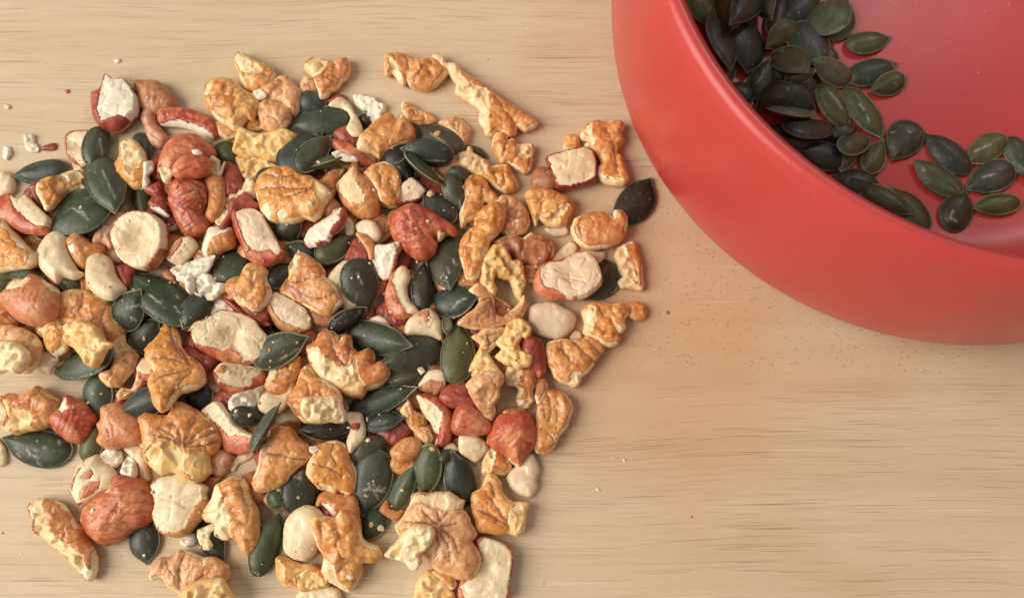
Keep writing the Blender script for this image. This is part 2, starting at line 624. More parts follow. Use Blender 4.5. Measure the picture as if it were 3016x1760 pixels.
N(2,'A','wn','88,79 94,76 98,78 102,83 104,89 107,97 106,103 107,110 104,112 97,112 91,108 85,102 84,95 88,88',"golden walnut wedge with a yellow-white broken crest beside the pale-rimmed seed",fl=['88,79 95,77 102,84 103,92 100,98 97,103 94,98 90,89'],c='gold',f='cream')
N(2,'A','ch','104,93 110,92 111,98 106,103 108,106 106,112 103,110 104,100',"ragged white flake at the side of the golden walnut wedge",f='white')
N(1,'A','wn','27,109 34,105 43,103 50,100 58,100 62,105 62,112 58,112 50,114 44,119 38,126 33,127 30,119 27,115',"lumpy golden walnut bit just below the flat bluish seed",fl=['43,103 50,100 58,100 61,105 55,107 47,108'],c='gold')
N(0,'A','hf','-3,100 5,100 10,106 9,114 3,118 -3,116',"cream hazelnut bit cut by the picture edge above the purple-skinned slice",f='pale')
N(0,'A','hs','23,113 26,110 29,118 32,126 28,124 24,120',"thin reddish skin scrap beside the lumpy golden walnut bit",c='dk',H=.6)
N(2,'A','hf','-4,120 4,116 8,116 14,121 19,117 24,122 30,128 36,133 36,138 33,143 25,144 18,143 10,139 5,135 -4,132',"long hazelnut slice with purplish red skin along its lower side, at the picture edge",fl=['8,117 14,121 19,117 25,122 36,134 34,139 27,139 20,134 12,127'],c='red',f='pale')
N(2,'E','wn','-4,11 4,11 6,17 11,22 16,28 22,34 26,36 25,43 21,46 13,47 6,48 -4,48',"deep golden walnut piece at the picture edge under the purple-skinned slice",fl=['5,11 7,18 12,21 19,31 23,35 15,31 9,24'],c='gold')
# ---- red hazelnut cluster
N(1,'B','hs','-9,98 -7,88 -3,80 4,74 14,72 22,74 28,79 33,84 30,90 20,95 8,100 0,104 -6,97',"dark red and orange hazelnut dome behind the wrinkled red cluster",c='red')
N(3,'B','ch','16,84 19,83 23,85 23,87 18,88',"tiny white chip lying on the dark red and orange dome",f='white')
N(2,'B','hs','1,100 4,93 10,88 18,87 26,89 29,94 28,100 22,103 12,104 6,104',"shiny red hazelnut hump just above the big wrinkled red hazelnut",c='red')
N(3,'B','hs','-1,119 2,106 8,103 16,104 23,107 26,113 27,121 25,130 30,136 27,143 20,147 12,146 7,140 3,131',"big wrinkled red hazelnut with deep creases, heart of the red cluster",v=['2,119 10,117 18,113','3,122 12,126 20,128','5,127 12,134 16,142','10,106 20,109 26,114','20,113 24,120 23,130'],c='red',H=1.1)
N(3,'B','hs','24,103 29,99 35,100 38,106 39,115 38,124 34,133 30,135 26,132 28,124 28,116 25,109',"orange-red peeling flap of hazelnut against the big wrinkled red one",c='or')
N(2,'B','hs','37,98 42,92 48,96 51,103 52,111 48,116 42,119 39,113 38,105',"dark red hazelnut bit beside the orange-red flap, under the walnut slab",c='dk')
N(2,'B','ch','26,94 31,88 36,92 36,99 40,92 37,102 30,101',"cream splinter wedged between the red hazelnut hump and dark red bit",f='pale')
N(4,'A','ch','115,97 119,96 122,97 124,102 121,108 118,106',"square white chip on the outer side of the shiny red hump",f='cream')
N(2,'A','hs','104,112 112,108 117,107 118,116 120,128 122,131 119,131 112,127 107,123 110,117',"dark red skin flake curling out beside the big wrinkled red hazelnut",c='dk',fl=['108,125 117,127 122,131 116,132 111,131'],f='white')
# ---- walnuts along the top
N(2,'B','wn','25,44 26,38 31,34 38,33 46,34 50,38 55,42 61,45 65,51 62,57 60,63 57,61 53,64 51,68 47,70 42,66 36,63 31,57 27,52',"rounded pale gold walnut lobe at the pile's top edge, above the red cap",fl=['25,44 28,36 33,34 31,40 28,46'],c='gold')
N(2,'B','wn','47,17 50,14 54,15 58,18 65,21 74,25 76,30 74,36 70,40 63,42 55,40 52,34 51,28 48,23',"peaked walnut piece with white tip, highest point of the top edge",fl=['47,17 51,14 55,17 58,22 63,23 67,28 60,32 53,28 49,22'],c='gold')
N(1,'B','wn','63,41 74,36 80,31 86,32 90,37 94,41 95,48 93,55 90,59 85,56 82,52 74,49 68,48 60,45',"broad tan walnut lobe between the peaked piece and the dark seeds",c='ptan')
N(2,'B','wn','65,51 70,48 76,49 82,52 88,55 87,61 84,67 79,70 73,71 68,69 66,63 64,57',"small pinkish tan walnut knob above the loaf-shaped walnut slab",c='ptan')
N(3,'B','ch','60,42 65,40 70,43 69,46 64,48 61,46',"small grey-white flake stuck between tan walnut lobes",f='grey')
N(3,'B','wf','48,76 49,71 52,68 58,71 66,73 75,71 83,69 88,71 92,74 89,79 84,86 80,92 72,92 64,89 57,91 50,88 46,85',"loaf-shaped walnut slab with flat yellow cut side",f='yel',H=1.1)
N(1,'B','wf','48,89 56,91 64,90 73,93 78,96 72,102 63,104 54,105 51,99',"yellow walnut bit lying under the loaf-shaped slab",f='yel')
N(0,'B','wn','33,64 40,66 47,70 48,74 42,76 36,73',"pale sliver on the board under the rounded gold walnut lobe",c='ptan')
N(0,'B','wn','57,63 65,62 68,68 60,70 55,68',"brown walnut scrap in the gap above the loaf-shaped slab",c='tan')
N(2,'B','wn','97,24 100,20 104,18 110,19 116,21 122,19 128,18 130,21 130,27 128,32 124,35 121,40 116,42 113,46 109,47 108,42 106,37 104,32 100,28',"broken walnut with cream jagged edge and red-brown flank, perched on the top edge",fl=['97,24 101,20 108,19 114,21 113,26 109,30 103,31 99,28'],c='or')
N(0,'B','wn','97,31 104,32 107,38 106,43 101,44 94,42 95,37',"pale tan sliver under the broken walnut with cream jagged edge",c='ptan')
N(0,'B','hs','104,43 107,38 109,46 113,48 120,44 127,45 127,49 120,51 112,49',"dark red sliver under the broken walnut, next to the dark seed",c='dk')
S(1,'B','115,54','92,47',17,"dark seed half hidden behind the large glossy seed at the top",tone='b')
S(3,'B','85,67','132,61',22,"large glossy dark green seed on top, lying level beneath the jagged white flake",tone='g')
S(2,'B','110,70','82,98',23,"dark seed lying just under a smaller pale-edged seed, next to the loaf slab",tone='b',marks=('103,71 108,73',))
S(3,'B','116,73','92,99',19,"small tilted seed with pale edge, lying on a larger dark seed",tone='l')
S(2,'B','99,102','131,92',9,"seed seen edge on, below the small pale-edged seed",roll=48,tone='o')
S(1,'B','121,77','108,93',15,"dark seed sunk between the edge-on seed and the red hazelnut",tone='k')
S(1,'B','49,95','35,79',16,"dark seed sunk between red hazelnut dome and loaf-shaped slab",tone='o')
N(1,'B','hf','115,51 121,46 126,47 131,52 133,57 137,63 139,69 137,73 132,73 128,68 131,61 129,56 124,53',"curved white hazelnut sliver beside the large glossy seed",f='pale')
N(3,'C','ch','10,45 14,44 19,46 24,46 28,50 33,52 33,56 30,58 30,63 26,64 22,63 20,59 21,55 17,55 12,51',"jagged bright white flake near the top edge, beside the large glossy seed",f='white')
S(0,'C','14,67','23,60',11,"dark seed end in the gap under the jagged white flake",tone='n')
N(3,'C','wn','13,81 15,75 19,71 24,66 30,62 34,59 39,60 41,64 46,62 50,65 54,70 54,75 50,79 45,82 40,85 33,87 29,90 24,87 18,86 13,85',"rolled golden tan walnut piece with white broken end, above dark seeds",fl=['13,81 15,76 19,79 21,86 14,86'],c='tan',H=1.15)
N(2,'B','hs','117,79 122,77 130,79 136,84 143,90 146,93 140,94 133,91 126,87 121,84',"red hazelnut ridge behind the edge-on seed",c='red')
N(3,'B','ch','117,86 122,84 128,87 134,89 136,92 128,92 121,90',"grey-white chip on the red ridge behind the edge-on seed",f='grey')
S(1,'C','53,81','30,91',13,"dark seed under the rolled golden tan walnut",tone='k')
S(3,'C','54,65','88,88',21,"broad brownish seed with faint pale streak, topmost of the upper seed cluster",tone='n',marks=('66,72 77,80',))
S(3,'C','44,85','82,91',11,"seed lying on edge with pale lower rim, just below the broad brownish seed",roll=-45,tone='b',marks=('48,87 60,91','62,91 78,92'))
S(2,'C','73,114','46,89',11,"narrow seed on its side with pale rim, in the upper seed cluster",roll=-40,tone='g',marks=('52,95 62,106',))
S(3,'C','88,129','79,101',15,"small seed standing tilted with bright pale tip, above the red hazelnut",tone='g',marks=('86,120 88,126',))
S(1,'C','61,113','82,136',19,"bluish seed tucked behind the red hazelnut",tone='b')
S(1,'C','96,107','79,97',11,"dark seed end sticking out beside the knobbly walnut",tone='b')
S(0,'C','107,89','88,84',10,"dark seed end behind the horned walnut bit",tone='n')
S(1,'C','53,109','42,91',15,"black seed deep in the gap of the upper seed cluster",tone='k')
N(0,'C','wn','45,52 47,49 53,52 58,56 66,58 70,63 65,65 58,66 52,64 47,60',"pale orange walnut triangle on the board above the broad brownish seed",c='gold')
N(0,'C','wn','72,64 78,61 84,60 90,64 94,69 93,76 90,82 87,80 84,74 78,69',"faint tan walnut skin behind the broad brownish seed",c='ptan')
N(0,'C','wn','33,17 36,15 43,15 50,17 55,19 60,19 66,18 70,20 74,24 78,28 74,33 70,37 64,40 58,40 52,38 48,34 47,37 43,35 41,31 38,28 34,30 33,24',"lone tan walnut piece at the top, touching the long ribbon walnut",fl=['36,18 40,22 44,30 47,34 46,37 43,35 39,27 36,24'],c='tan')
N(0,'C','wn','67,17 71,15 75,18 77,22 83,22 87,26 92,30 98,34 104,38 110,42 118,48 126,53 133,57 140,62 143,65 140,68 134,70 128,67 127,72 123,74 118,71 114,70 110,74 106,73 104,68 101,63 102,56 98,52 92,48 87,45 84,43 85,37 82,33 78,27 71,24',"long walnut piece with cream twisted ribbon edge, lying apart on bare board",fl=['67,17 71,15 76,18 83,22 87,27 87,31 90,34 95,37 100,40 105,40 109,44 111,50 108,54 107,62 108,70 106,73 102,68 101,62 102,55 98,52 92,48 86,45 84,41 84,36 80,31 75,26 70,24'],v=['112,46 118,55 127,66'],c='tan')
N(0,'C','wn','111,77 113,72 118,71 121,74 121,78 125,76 128,80 131,80 139,80 140,85 139,92 138,98 134,101 129,98 122,93 117,94 113,88 111,82',"lumpy walnut piece with square pale corner below the long ribbon walnut",fl=['127,80 133,79 140,82 139,88 133,92 128,90'],c='tan')
N(2,'C','wn','86,87 92,85 93,82 95,82 96,86 101,89 106,92 109,96 115,95 121,95 124,100 128,107 129,111 125,114 120,115 114,112 108,107 104,104 98,101 91,98 87,94',"walnut bit with little white horn, beside the broad brownish seed",fl=['86,87 92,85 95,82 97,88 104,91 106,96 105,101 97,100 90,97'],c='gold')
N(1,'C','wn','91,106 95,103 101,103 106,107 108,112 112,116 114,120 110,122 104,121 103,128 98,133 92,136 88,140 87,130 91,120 90,112',"knobbly tan walnut below the one with a white horn",c='tan')
N(1,'C','wn','110,126 116,118 120,117 127,119 132,124 136,130 137,138 134,143 127,146 120,145 114,140',"rounded grainy tan walnut lump beside the long glossy gold one",c='ptan',H=1.1)
N(2,'G','wn','98,12 103,5 109,1 115,0 119,3 119,10 117,17 113,22 108,27 107,33 104,39 102,45 100,52 96,55 92,54 90,47 88,40 87,33 89,26 94,20 98,17',"long glossy gold walnut of two lobes beside the red hazelnut in the middle",c='gold',H=1.2)
N(3,'C','hs','-2,108 5,100 10,92 12,92 14,100 20,103 25,109 28,114 29,122 28,130 23,134 15,133 8,129 2,122 -1,114',"smooth orange nut half with cream jagged face",fl=['-1,106 6,99 11,93 12,102 11,107 14,112 18,117 17,122 12,123 5,120 0,114'],c='or',f='cream')
N(2,'C','wn','18,101 24,95 32,93 38,95 43,100 44,107 43,116 41,122 36,123 30,120 27,113 22,106',"smooth rounded tan walnut behind the orange nut half",c='tan')
N(1,'C','hf','43,116 46,108 52,104 58,108 62,113 59,118 55,122 45,124 40,123',"pale hazelnut shard between rounded tan walnut and red hazelnut",fl=['43,116 46,108 52,104 58,108 62,113 58,118 50,120 41,122'],c='dk',f='beige')
N(1,'B','wn','109,106 114,101 120,98 126,98 121,106 120,113 117,120 112,118 110,112',"tan walnut scrap between the big veined walnut and the orange half",c='tan')
N(0,'B','wn','110,122 118,119 123,124 120,130 112,131 109,127',"dark tan scrap below the gap between veined walnut and orange half",c='brn')
N(3,'B','wn','64,108 67,103 73,99 80,97 87,97 93,99 97,103 103,104 109,108 114,112 116,116 113,121 110,126 108,130 103,134 97,132 93,134 88,136 80,136 73,135 68,131 66,125 64,119 63,113',"big flat golden walnut half with spreading veins, upper middle of the pile",fl=['67,125 72,124 75,130 72,134 68,131','78,131 84,127 85,132 80,135','105,107 112,111 115,116 109,121 105,113'],v=['70,103 80,105 90,104 96,108','66,114 80,113 92,114 104,113','85,120 95,117 105,112','80,98 84,106 82,113'],c='gold',H=.9)
N(1,'B','ch','38,121 46,113 55,109 62,106 64,111 62,118 52,120 46,126 42,133 37,138 33,135',"long pale wedge between the wrinkled red hazelnut and the big veined walnut",f='pale')
N(2,'B','hs','43,120 50,117 55,114 60,120 65,123 64,127 55,128 49,128 44,135 40,140 36,139 42,130',"dark red jagged skin shard on the long pale wedge",c='dk')
S(1,'B','77,97','63,107',11,"dark seed edge just above the big veined walnut",tone='n')
# ---- middle of the pile
N(3,'F','hf','45,8 48,3 50,7 55,5 62,5 68,9 70,14 74,21 78,28 82,34 80,40 75,43 69,45 62,43 57,39 53,32 49,23 46,15',"oblong hazelnut half, flat beige face up in a red skin cup",fl=['48,7 55,5 62,5 68,9 74,21 81,34 78,38 72,33 66,35 60,34 56,28 52,20 50,13'],c='red',f='beige',H=1.2)
N(2,'F','hs','28,18 34,16 39,18 45,17 47,22 46,30 40,33 34,36 29,38 25,38 23,34 25,25',"small hazelnut wedge, orange-red side and white top, beside the oblong half",fl=['28,18 34,16 39,18 44,17 41,21 33,24 28,31 25,38 23,35 25,25'],c='or',f='white')
N(2,'F','hf','0,35 4,28 9,25 14,24 18,27 20,31 17,36 13,41 10,45 6,44 1,42 -2,39',"small pale hazelnut end with rosy skin cap beside the round hollow half",sk=['-1,35 4,27 10,24 9,30 5,34 0,41 -3,38'],c='red',f='pale')
N(2,'F','ch','0,47 6,45 12,43 20,40 27,38 32,37 30,43 27,48 21,51 17,54 17,60 16,65 13,62 12,57 6,55 5,52',"long ragged white shard reaching toward the big scuffed seed",f='grey')
N(2,'F','ch','18,53 25,50 30,52 33,57 40,58 41,62 36,65 31,69 25,69 19,66 17,60',"bright white broken hazelnut chip below the roundish seed",f='white')
S(3,'F','29,56','54,36',22,"roundish dark seed with pale tip above the bright white chip",tone='g')
N(3,'F','wn','54,47 57,44 62,44 68,46 71,50 70,55 73,62 73,66 70,72 66,76 61,78 57,75 51,73 47,69 44,66 41,63 42,57 46,54 51,53',"blocky tan walnut chunk between white chip and veined leaf-like walnut",fl=['46,68 51,67 56,72 60,78 55,75'],c='tan')
N(3,'F','wn','92,37 96,36 102,39 108,43 111,48 112,53 117,57 121,62 122,67 124,72 120,76 116,80 111,80 104,77 98,73 91,69 85,66 80,64 84,57 87,53 87,46',"leaf-like orange walnut with dark veins fanning from one corner",fl=['87,50 91,37 95,39 94,46 90,52 85,57'],v=['84,57 92,58 98,57 103,53','84,58 90,61 95,65 102,68 110,69 117,67 121,62','84,59 88,64 91,69','84,58 92,63 100,72'],c='or')
N(3,'F','hf','70,70 73,65 77,64 84,67 91,71 96,74 100,78 102,83 102,89 99,92 94,94 88,94 82,92 77,88 73,82 70,76',"oval hazelnut half, beige face up with thin orange rim of skin",fl=['72,67 77,64 86,68 95,73 101,80 102,88 98,91 90,88 82,85 76,79 73,73'],c='or',f='beige')
N(3,'F','hf','16,90 20,86 25,85 30,82 36,80 38,77 44,78 51,80 57,82 62,85 65,90 70,95 71,101 69,108 64,113 57,115 48,114 38,113 28,108 20,103 17,97',"large split hazelnut half with cracked cream face and scarlet lower skin",fl=['16,90 20,86 25,85 38,78 51,80 62,85 65,90 70,95 71,101 67,110 60,114 53,113 50,108 44,104 38,107 34,105 25,103 19,101'],v=['50,91 48,97'],c='red',f='pale',hollow=.8)
N(2,'F','ch','27,76 30,70 35,67 40,70 46,74 48,77 42,79 37,78 34,82 28,83',"broken bluish white chip just above the large split hazelnut half",f='grey')
N(1,'F','hs','37,68 44,70 50,75 57,80 66,80 70,78 71,83 66,87 58,83 50,80 45,75',"dark red skin strip between the tan walnut chunk and the large split half",c='dk')
N(3,'F','hf','32,121 36,116 43,114 50,116 58,117 66,120 69,124 68,129 62,133 53,135 45,135 38,132 33,127',"smaller hazelnut half with crumbly pale face and red lower rim, below the large split half",fl=['33,120 38,115 50,116 66,119 67,122 59,126 57,127 58,131 50,133 42,131 35,128'],c='red',f='pale')
N(2,'F','ch','43,143 46,138 52,136 56,135 61,133 65,130 68,128 67,136 65,142 60,148 53,150 46,150 43,147',"feathery greyish white fragment below the smaller hazelnut half",f='grey')
N(2,'F','wn','70,128 73,121 77,115 83,110 89,109 94,111 94,118 92,125 88,133 84,136 78,138 72,135 69,132',"orange walnut with wrinkled skin and white edge, under the narrow pointed seed",fl=['70,127 74,119 78,114 77,122 74,129 70,132'],c='or')
N(1,'F','hf','66,140 70,136 78,138 85,136 89,130 88,138 85,144 80,150 73,152 66,149 64,145',"smooth pale nut half tucked under the orange wrinkled walnut",f='pale')
S(3,'F','103,98','63,117',14,"narrow pointed dark seed lying over the edge of the large split half",roll=38,tone='g',marks=('80,112 96,103',))
S(1,'F','83,92','65,98',15,"black seed hidden behind the large split half and the oval half",tone='k')
S(1,'F','92,27','79,11',21,"seed in shade under the big veined walnut",tone='n')
S(3,'F','134,22','106,40',18,"olive seed with pale rim pointing up beside the white notched chip",tone='o')
S(2,'F','83,29','107,41',15,"bluish seed mostly covered by the leaf-like walnut",tone='b')
S(1,'F','88,42','72,60',17,"dark seed in the gap between oblong half and leaf-like walnut",tone='k')
N(3,'F','hf','98,28 101,20 108,14 115,11 121,7 126,3 127,8 125,15 121,20 117,22 114,28 107,30 100,31 98,29',"white notched hazelnut chip with maroon side below the big veined walnut",fl=['98,27 101,20 109,14 124,4 123,12 117,18 114,26 106,29 100,31'],c='dk',f='white')
N(1,'F','hf','125,10 130,10 133,15 133,22 128,23 126,18',"pale sliver behind the olive seed's tip",f='pale')
N(1,'F','hf','115,52 121,45 127,41 133,40 138,41 143,40 146,45 140,50 130,58 125,62 130,68 136,73 131,75 124,74 122,66 118,60 114,56',"flat cream hazelnut slab under a broad upright seed",f='pale')
S(3,'G','22,78','10,40',26,"broad upright seed with grey tip pointing down, over the flat cream slab",tone='n',marks=('13,50 16,58',))
S(3,'F','143,73','116,91',10,"shiny black slim seed under the grey tip of the broad upright seed",roll=30,tone='k')
S(4,'G','54,103','5,91',23,"big seed with clean pale rim lying over a bigger dusky seed",tone='g')
S(2,'G','30,116','76,100',28,"biggest dusky flat seed, partly beneath the pale-rimmed seed and the bronze seed",tone='n',marks=('64,116 66,117',))
S(4,'G','87,84','84,130',24,"bronze-green seed with pale rim standing point up beside the dusky flat seed",tone='o')
S(3,'G','80,63','75,25',24,"plump dark seed directly under the red hazelnut's notch",tone='n',marks=('78,46 79,50','82,40 83,43'))
S(2,'G','61,42','60,79',16,"brownish upright seed between the crescent hazelnut and the plump dark seed",tone='n')
S(3,'G','102,66','67,74',22,"glossy blue-black seed with a curved crease, pointed at the walnut with fine veins",tone='b',marks=('82,75 86,71','86,71 92,68'))
S(3,'G','57,132','8,150',18,"long green seed below the dusky flat seed, tip upward",tone='l')
S(1,'G','63,123','36,129',13,"dark seed shaded under the dusky flat seed",tone='n')
S(0,'G','77,82','79,96',6,"pale green seed edge in the gap below the glossy blue-black seed",roll=50,tone='p')
N(3,'G','hs','36,16 38,8 43,3 50,0 57,1 64,4 72,9 79,14 84,19 83,23 78,22 74,25 71,27 69,23 70,30 68,36 64,40 58,41 52,38 46,33 39,25',"large shiny red hazelnut with a torn white notch, middle of the pile",fl=['70,20 75,21 73,27 71,27'],v=['55,5 58,10 56,16 60,22','46,5 50,10 50,18','62,8 66,14'],c='red',f='pale',H=1.1)
N(1,'G','hf','12,15 17,12 24,13 28,18 29,24 25,28 18,25 13,20',"pinkish pale hazelnut bit with dark ticks, beside the olive seed",f='beige')
N(1,'G','hs','4,40 8,30 12,25 17,28 21,33 22,40 15,42 7,41',"dark red hazelnut in shade behind the olive seed",c='dk')
N(2,'G','hs','12,21 18,22 24,27 26,32 24,38 22,40 19,32 14,25',"orange-red skin flake leaning on the white tooth-shaped chip",c='or',H=.6)
N(3,'G','hf','25,34 27,30 34,30 40,28 45,27 44,33 41,38 40,45 37,53 33,55 28,52 25,45 24,40',"white tooth-shaped hazelnut chip with rosy side, below the large red hazelnut",fl=['25,34 27,30 34,30 43,28 40,37 38,45 36,53 32,55 27,50 24,40'],c='pink',f='white')
N(3,'G','hs','33,66 35,58 38,51 42,47 46,44 49,49 50,54 48,58 48,64 50,70 54,74 56,77 50,81 44,83 38,80 34,74',"crescent hazelnut with glossy coral skin and hollow white inside",fl=['46,44 50,51 48,57 49,65 53,72 57,78 50,79 46,74 41,64 39,55 42,47'],c='red',f='pale')
N(2,'G','hf','47,92 50,84 55,80 60,77 65,76 70,80 73,86 74,92 74,98 66,95 56,94 48,95',"white hazelnut tip with red skin patch rising behind the dusky flat seed",sk=['53,81 60,76 65,76 66,83 63,88 61,82'],c='red',f='pale')
N(1,'G','hf','22,83 28,81 34,84 37,90 40,95 35,93 28,88 22,86',"pale shard behind the big clean-rimmed seed",f='beige')
N(2,'G','wn','94,63 99,58 104,60 108,65 111,70 112,80 118,82 124,78 130,72 133,66 134,75 131,83 126,88 118,87 108,90 98,90 91,89 86,86 92,80 98,76 101,70',"tan walnut fan with fine dark veins, tucked under the yellow curled walnut",v=['109,70 103,76','109,71 104,80','110,71 107,82','110,72 112,82','108,69 101,70'],c='ptan')
N(4,'G','wf','102,45 105,38 109,33 111,30 117,29 120,33 123,38 124,41 130,41 132,45 133,52 134,58 131,66 130,71 127,66 125,60 123,55 119,54 115,53 112,50 111,56 113,62 111,68 107,66 103,59 102,52',"bright yellow curled walnut shell-shape standing up beside the fine-veined tan fan",f='yel',H=1.3)
N(1,'D','wn','0,102 8,98 16,97 22,99 28,95 36,97 42,101 44,107 43,112 38,117 32,120 26,115 20,116 14,110 6,104',"dark reddish brown walnut behind the bright yellow curled one",c='brn')
N(3,'G','wf','113,100 118,95 121,88 126,84 131,83 135,86 138,90 137,95 134,97 132,95 129,101 131,106 135,108 139,110 138,116 132,118 128,119 125,116 121,116 115,112 113,110 118,105',"pale yellow twisted walnut curl, slender and upright, on the bowl side",f='yel',H=1.2)
N(2,'G','wn','96,96 100,94 105,90 112,90 118,89 121,92 117,98 112,103 108,107 104,105 101,100 98,98',"tan walnut flap beside the bronze-green seed, with pale border",fl=['112,97 121,92 118,89 121,92 116,99 110,105 107,106'],c='ptan')
N(2,'G','wf','93,121 97,112 101,106 103,101 107,108 110,114 115,120 118,124 117,129 110,131 102,130 97,126',"yellow walnut wedge behind the bronze-green seed",f='yel')
N(3,'G','wn','92,131 97,125 103,121 109,122 116,124 118,128 115,134 115,140 111,144 112,150 110,156 104,153 99,145 95,138',"tongue-shaped pale tan walnut skin pointing down over the red cone",c='ptan')
N(3,'G','wn','119,126 122,117 126,118 132,119 137,118 141,121 142,128 139,135 140,141 136,147 130,147 128,141 130,134 127,131 122,131',"small bent walnut piece, pale yellow one end and glossy red-brown other",fl=['119,126 122,117 126,118 132,119 130,126 127,131 121,131','128,142 138,141 137,147 130,147'],c='or')
N(1,'H','hs','24,48 30,47 36,50 38,58 39,66 38,74 33,78 30,72 24,66 21,58',"dark red hazelnut with netted skin beside the twisted yellow curl",c='dk')
N(2,'G','hf','57,131 62,124 65,121 71,120 76,122 76,130 71,137 64,136 58,134',"pale chip with purplish brown underside below the dusky flat seed",sk=['58,131 66,126 76,128 72,138 58,137'],c='brn',f='pale')
N(1,'G','hs','72,140 78,131 88,129 95,131 94,138 100,144 96,149 86,147 78,145',"dark red skin shred above the red cone",c='dk')
# ---- bowl side of the pile
N(1,'D','hf','39,41 45,38 53,37 60,34 66,34 71,36 74,41 75,47 74,54 74,58 68,60 60,62 52,63 46,63 43,58 44,52 41,47',"blocky pale hazelnut slab with maroon lower edge, near the bowl",fl=['40,41 53,37 66,34 72,37 74,44 74,54 68,58 58,60 48,61 44,56 44,50'],c='dk',f='pale')
N(1,'D','wn','64,24 67,18 71,15 76,14 82,16 88,14 94,15 95,19 93,23 95,28 92,32 90,38 93,39 95,44 97,52 99,57 95,60 89,60 83,59 79,57 76,53 76,48 79,45 77,40 72,37 68,34 67,31 71,29 65,27',"tall wavy walnut piece with scalloped pale edge, closest nut to the bowl's upper wall",fl=['64,24 68,18 72,16 71,24 74,30 71,33 67,31','76,50 80,54 88,56 94,57 94,60 84,59 77,55'],v=['82,20 86,30 88,40 90,52'],c='tan')
N(0,'D','wn','52,31 54,25 58,24 62,26 63,32 60,35 55,35 52,34',"tiny orange walnut cube beside the tall wavy walnut",c='gold')
N(1,'D','hs','28,57 30,50 35,47 40,48 45,52 47,56 45,61 40,63 34,63 29,61',"small brown rough-skinned nut end beside the blocky pale slab",c='brn')
N(1,'D','wn','24,68 26,64 32,63 40,63 47,66 52,68 56,70 58,75 59,78 56,82 53,88 50,90 45,90 40,89 36,86 33,84 31,90 29,84 28,80 26,74',"glossy golden walnut wedge with sparkling white break, below the small brown nut end",fl=['39,87 43,83 49,78 54,74 54,78 49,83 47,89 41,90'],c='gold')
N(0,'D','hf','38,91 45,91 52,87 55,94 52,96 45,97 40,95',"pinkish pale scrap under the glossy golden wedge",f='beige')
N(1,'D','wn','57,92 60,85 66,82 73,80 80,80 84,82 87,85 88,79 93,79 97,83 97,90 95,98 90,102 83,105 76,106 69,106 63,103 59,98',"round orange-brown walnut touching the lone dark seed",v=['58,88 60,96 64,102','64,84 62,90 65,98'],c='or')
S(0,'D','115,55','92,87',25,"lone brown-black seed lying flat between pile and bowl",tone='k')
N(0,'D','wn','88,112 91,106 96,103 102,101 104,105 106,112 108,119 108,126 109,131 108,136 104,135 98,134 93,134 91,130 95,126 92,122 91,118',"upright pale walnut fragment with orange side, outermost toward the bowl",fl=['88,112 91,106 96,104 97,112 101,120 104,127 106,135 98,134 92,134 91,130 95,126 91,119'],c='or')
S(0,'D','66,144','87,117',25,"dark seed peeping out from under the oblong rosy hazelnut half",tone='g')
N(2,'D','hf','30,130 33,122 37,118 42,116 50,116 58,111 64,109 69,109 75,115 78,122 79,130 74,136 68,140 60,142 52,142 44,142 36,140 31,136',"oblong rosy hazelnut half with a groove line, face up near the bowl",fl=['36,120 42,117 50,117 60,111 69,109 75,115 79,125 78,132 72,138 62,141 55,142 45,136 38,134 35,127'],v=['39,119 39,128'],c='red',f='beige',hollow=.6)
N(0,'D','hf','42,115 45,110 50,106 56,101 61,104 60,110 53,113 46,116',"pale shard just above the oblong rosy half",f='pale')
N(0,'D','hf','64,108 70,107 78,108 82,108 80,114 76,117 74,112',"pinkish pale sliver above the far end of the oblong rosy half",f='beige')
N(0,'D','wn','22,118 31,116 33,122 30,130 26,130 23,124',"pale tan scrap between yellow curled walnut and oblong rosy half",c='ptan')
N(1,'H','hf','27,26 32,23 40,22 47,23 52,26 58,29 60,34 58,40 54,45 48,48 40,47 33,45 28,41 26,35',"smooth beige oval hazelnut kernel, no skin on it, below the oblong rosy half",f='beige',H=.9)
N(0,'H','wn','65,29 68,25 73,22 80,23 86,24 92,23 97,27 98,31 95,34 96,40 93,44 89,44 92,48 90,52 85,54 80,53 75,50 70,47 66,44 67,38 66,33',"flat golden walnut with crystal-like white glint on its outer side",fl=['65,29 70,25 74,27 74,35 71,43 68,45 67,38','88,39 94,38 95,43 90,43'],c='gold')
N(0,'H','wn','95,25 102,22 109,24 111,28 110,33 106,35 100,33 97,30',"small flat orange walnut lobe, outermost below the upright pale fragment",c='tan')
N(1,'H','wn','38,58 40,52 45,50 52,49 58,50 64,50 68,47 74,49 78,53 80,57 76,62 73,67 69,72 64,76 63,81 59,83 55,81 50,80 45,76 43,71 40,66',"ridged orange walnut quarter with deep parallel furrows on the bowl side",fl=['55,76 59,72 64,74 63,79 59,82 55,80'],v=['50,50 50,57 54,63 57,67','58,51 64,57 70,63 75,67','66,49 72,54 78,60'],c='tan')
N(0,'H','hf','56,46 60,42 64,44 65,48 62,50 57,49',"pale pink scrap between the beige kernel and the ridged walnut",f='beige')
N(0,'H','wn','33,98 36,90 40,86 46,86 52,88 56,93 58,99 56,105 54,112 49,117 46,124 42,129 37,131 32,130 30,124 31,114 32,106',"thin flat tan walnut skin lying on the board beside the orange-red oval nut",fl=['40,116 45,120 46,125 43,122'],v=['40,90 42,98 41,108','46,90 47,100 46,110','36,96 38,106'],c='tan')
N(0,'H','wn','30,77 38,77 40,84 37,92 33,96 31,90 32,84',"translucent brown skin scrap above the thin flat tan walnut",c='brn')
N(2,'K','hs','106,35 108,26 111,19 116,13 123,10 130,10 136,13 140,19 142,25 142,33 139,40 134,46 130,52 126,50 120,45 113,41 108,37',"orange-red oval hazelnut with broken lower end at the bowl side",fl=['121,46 127,52 130,52 125,48'],c='red',H=1.15)
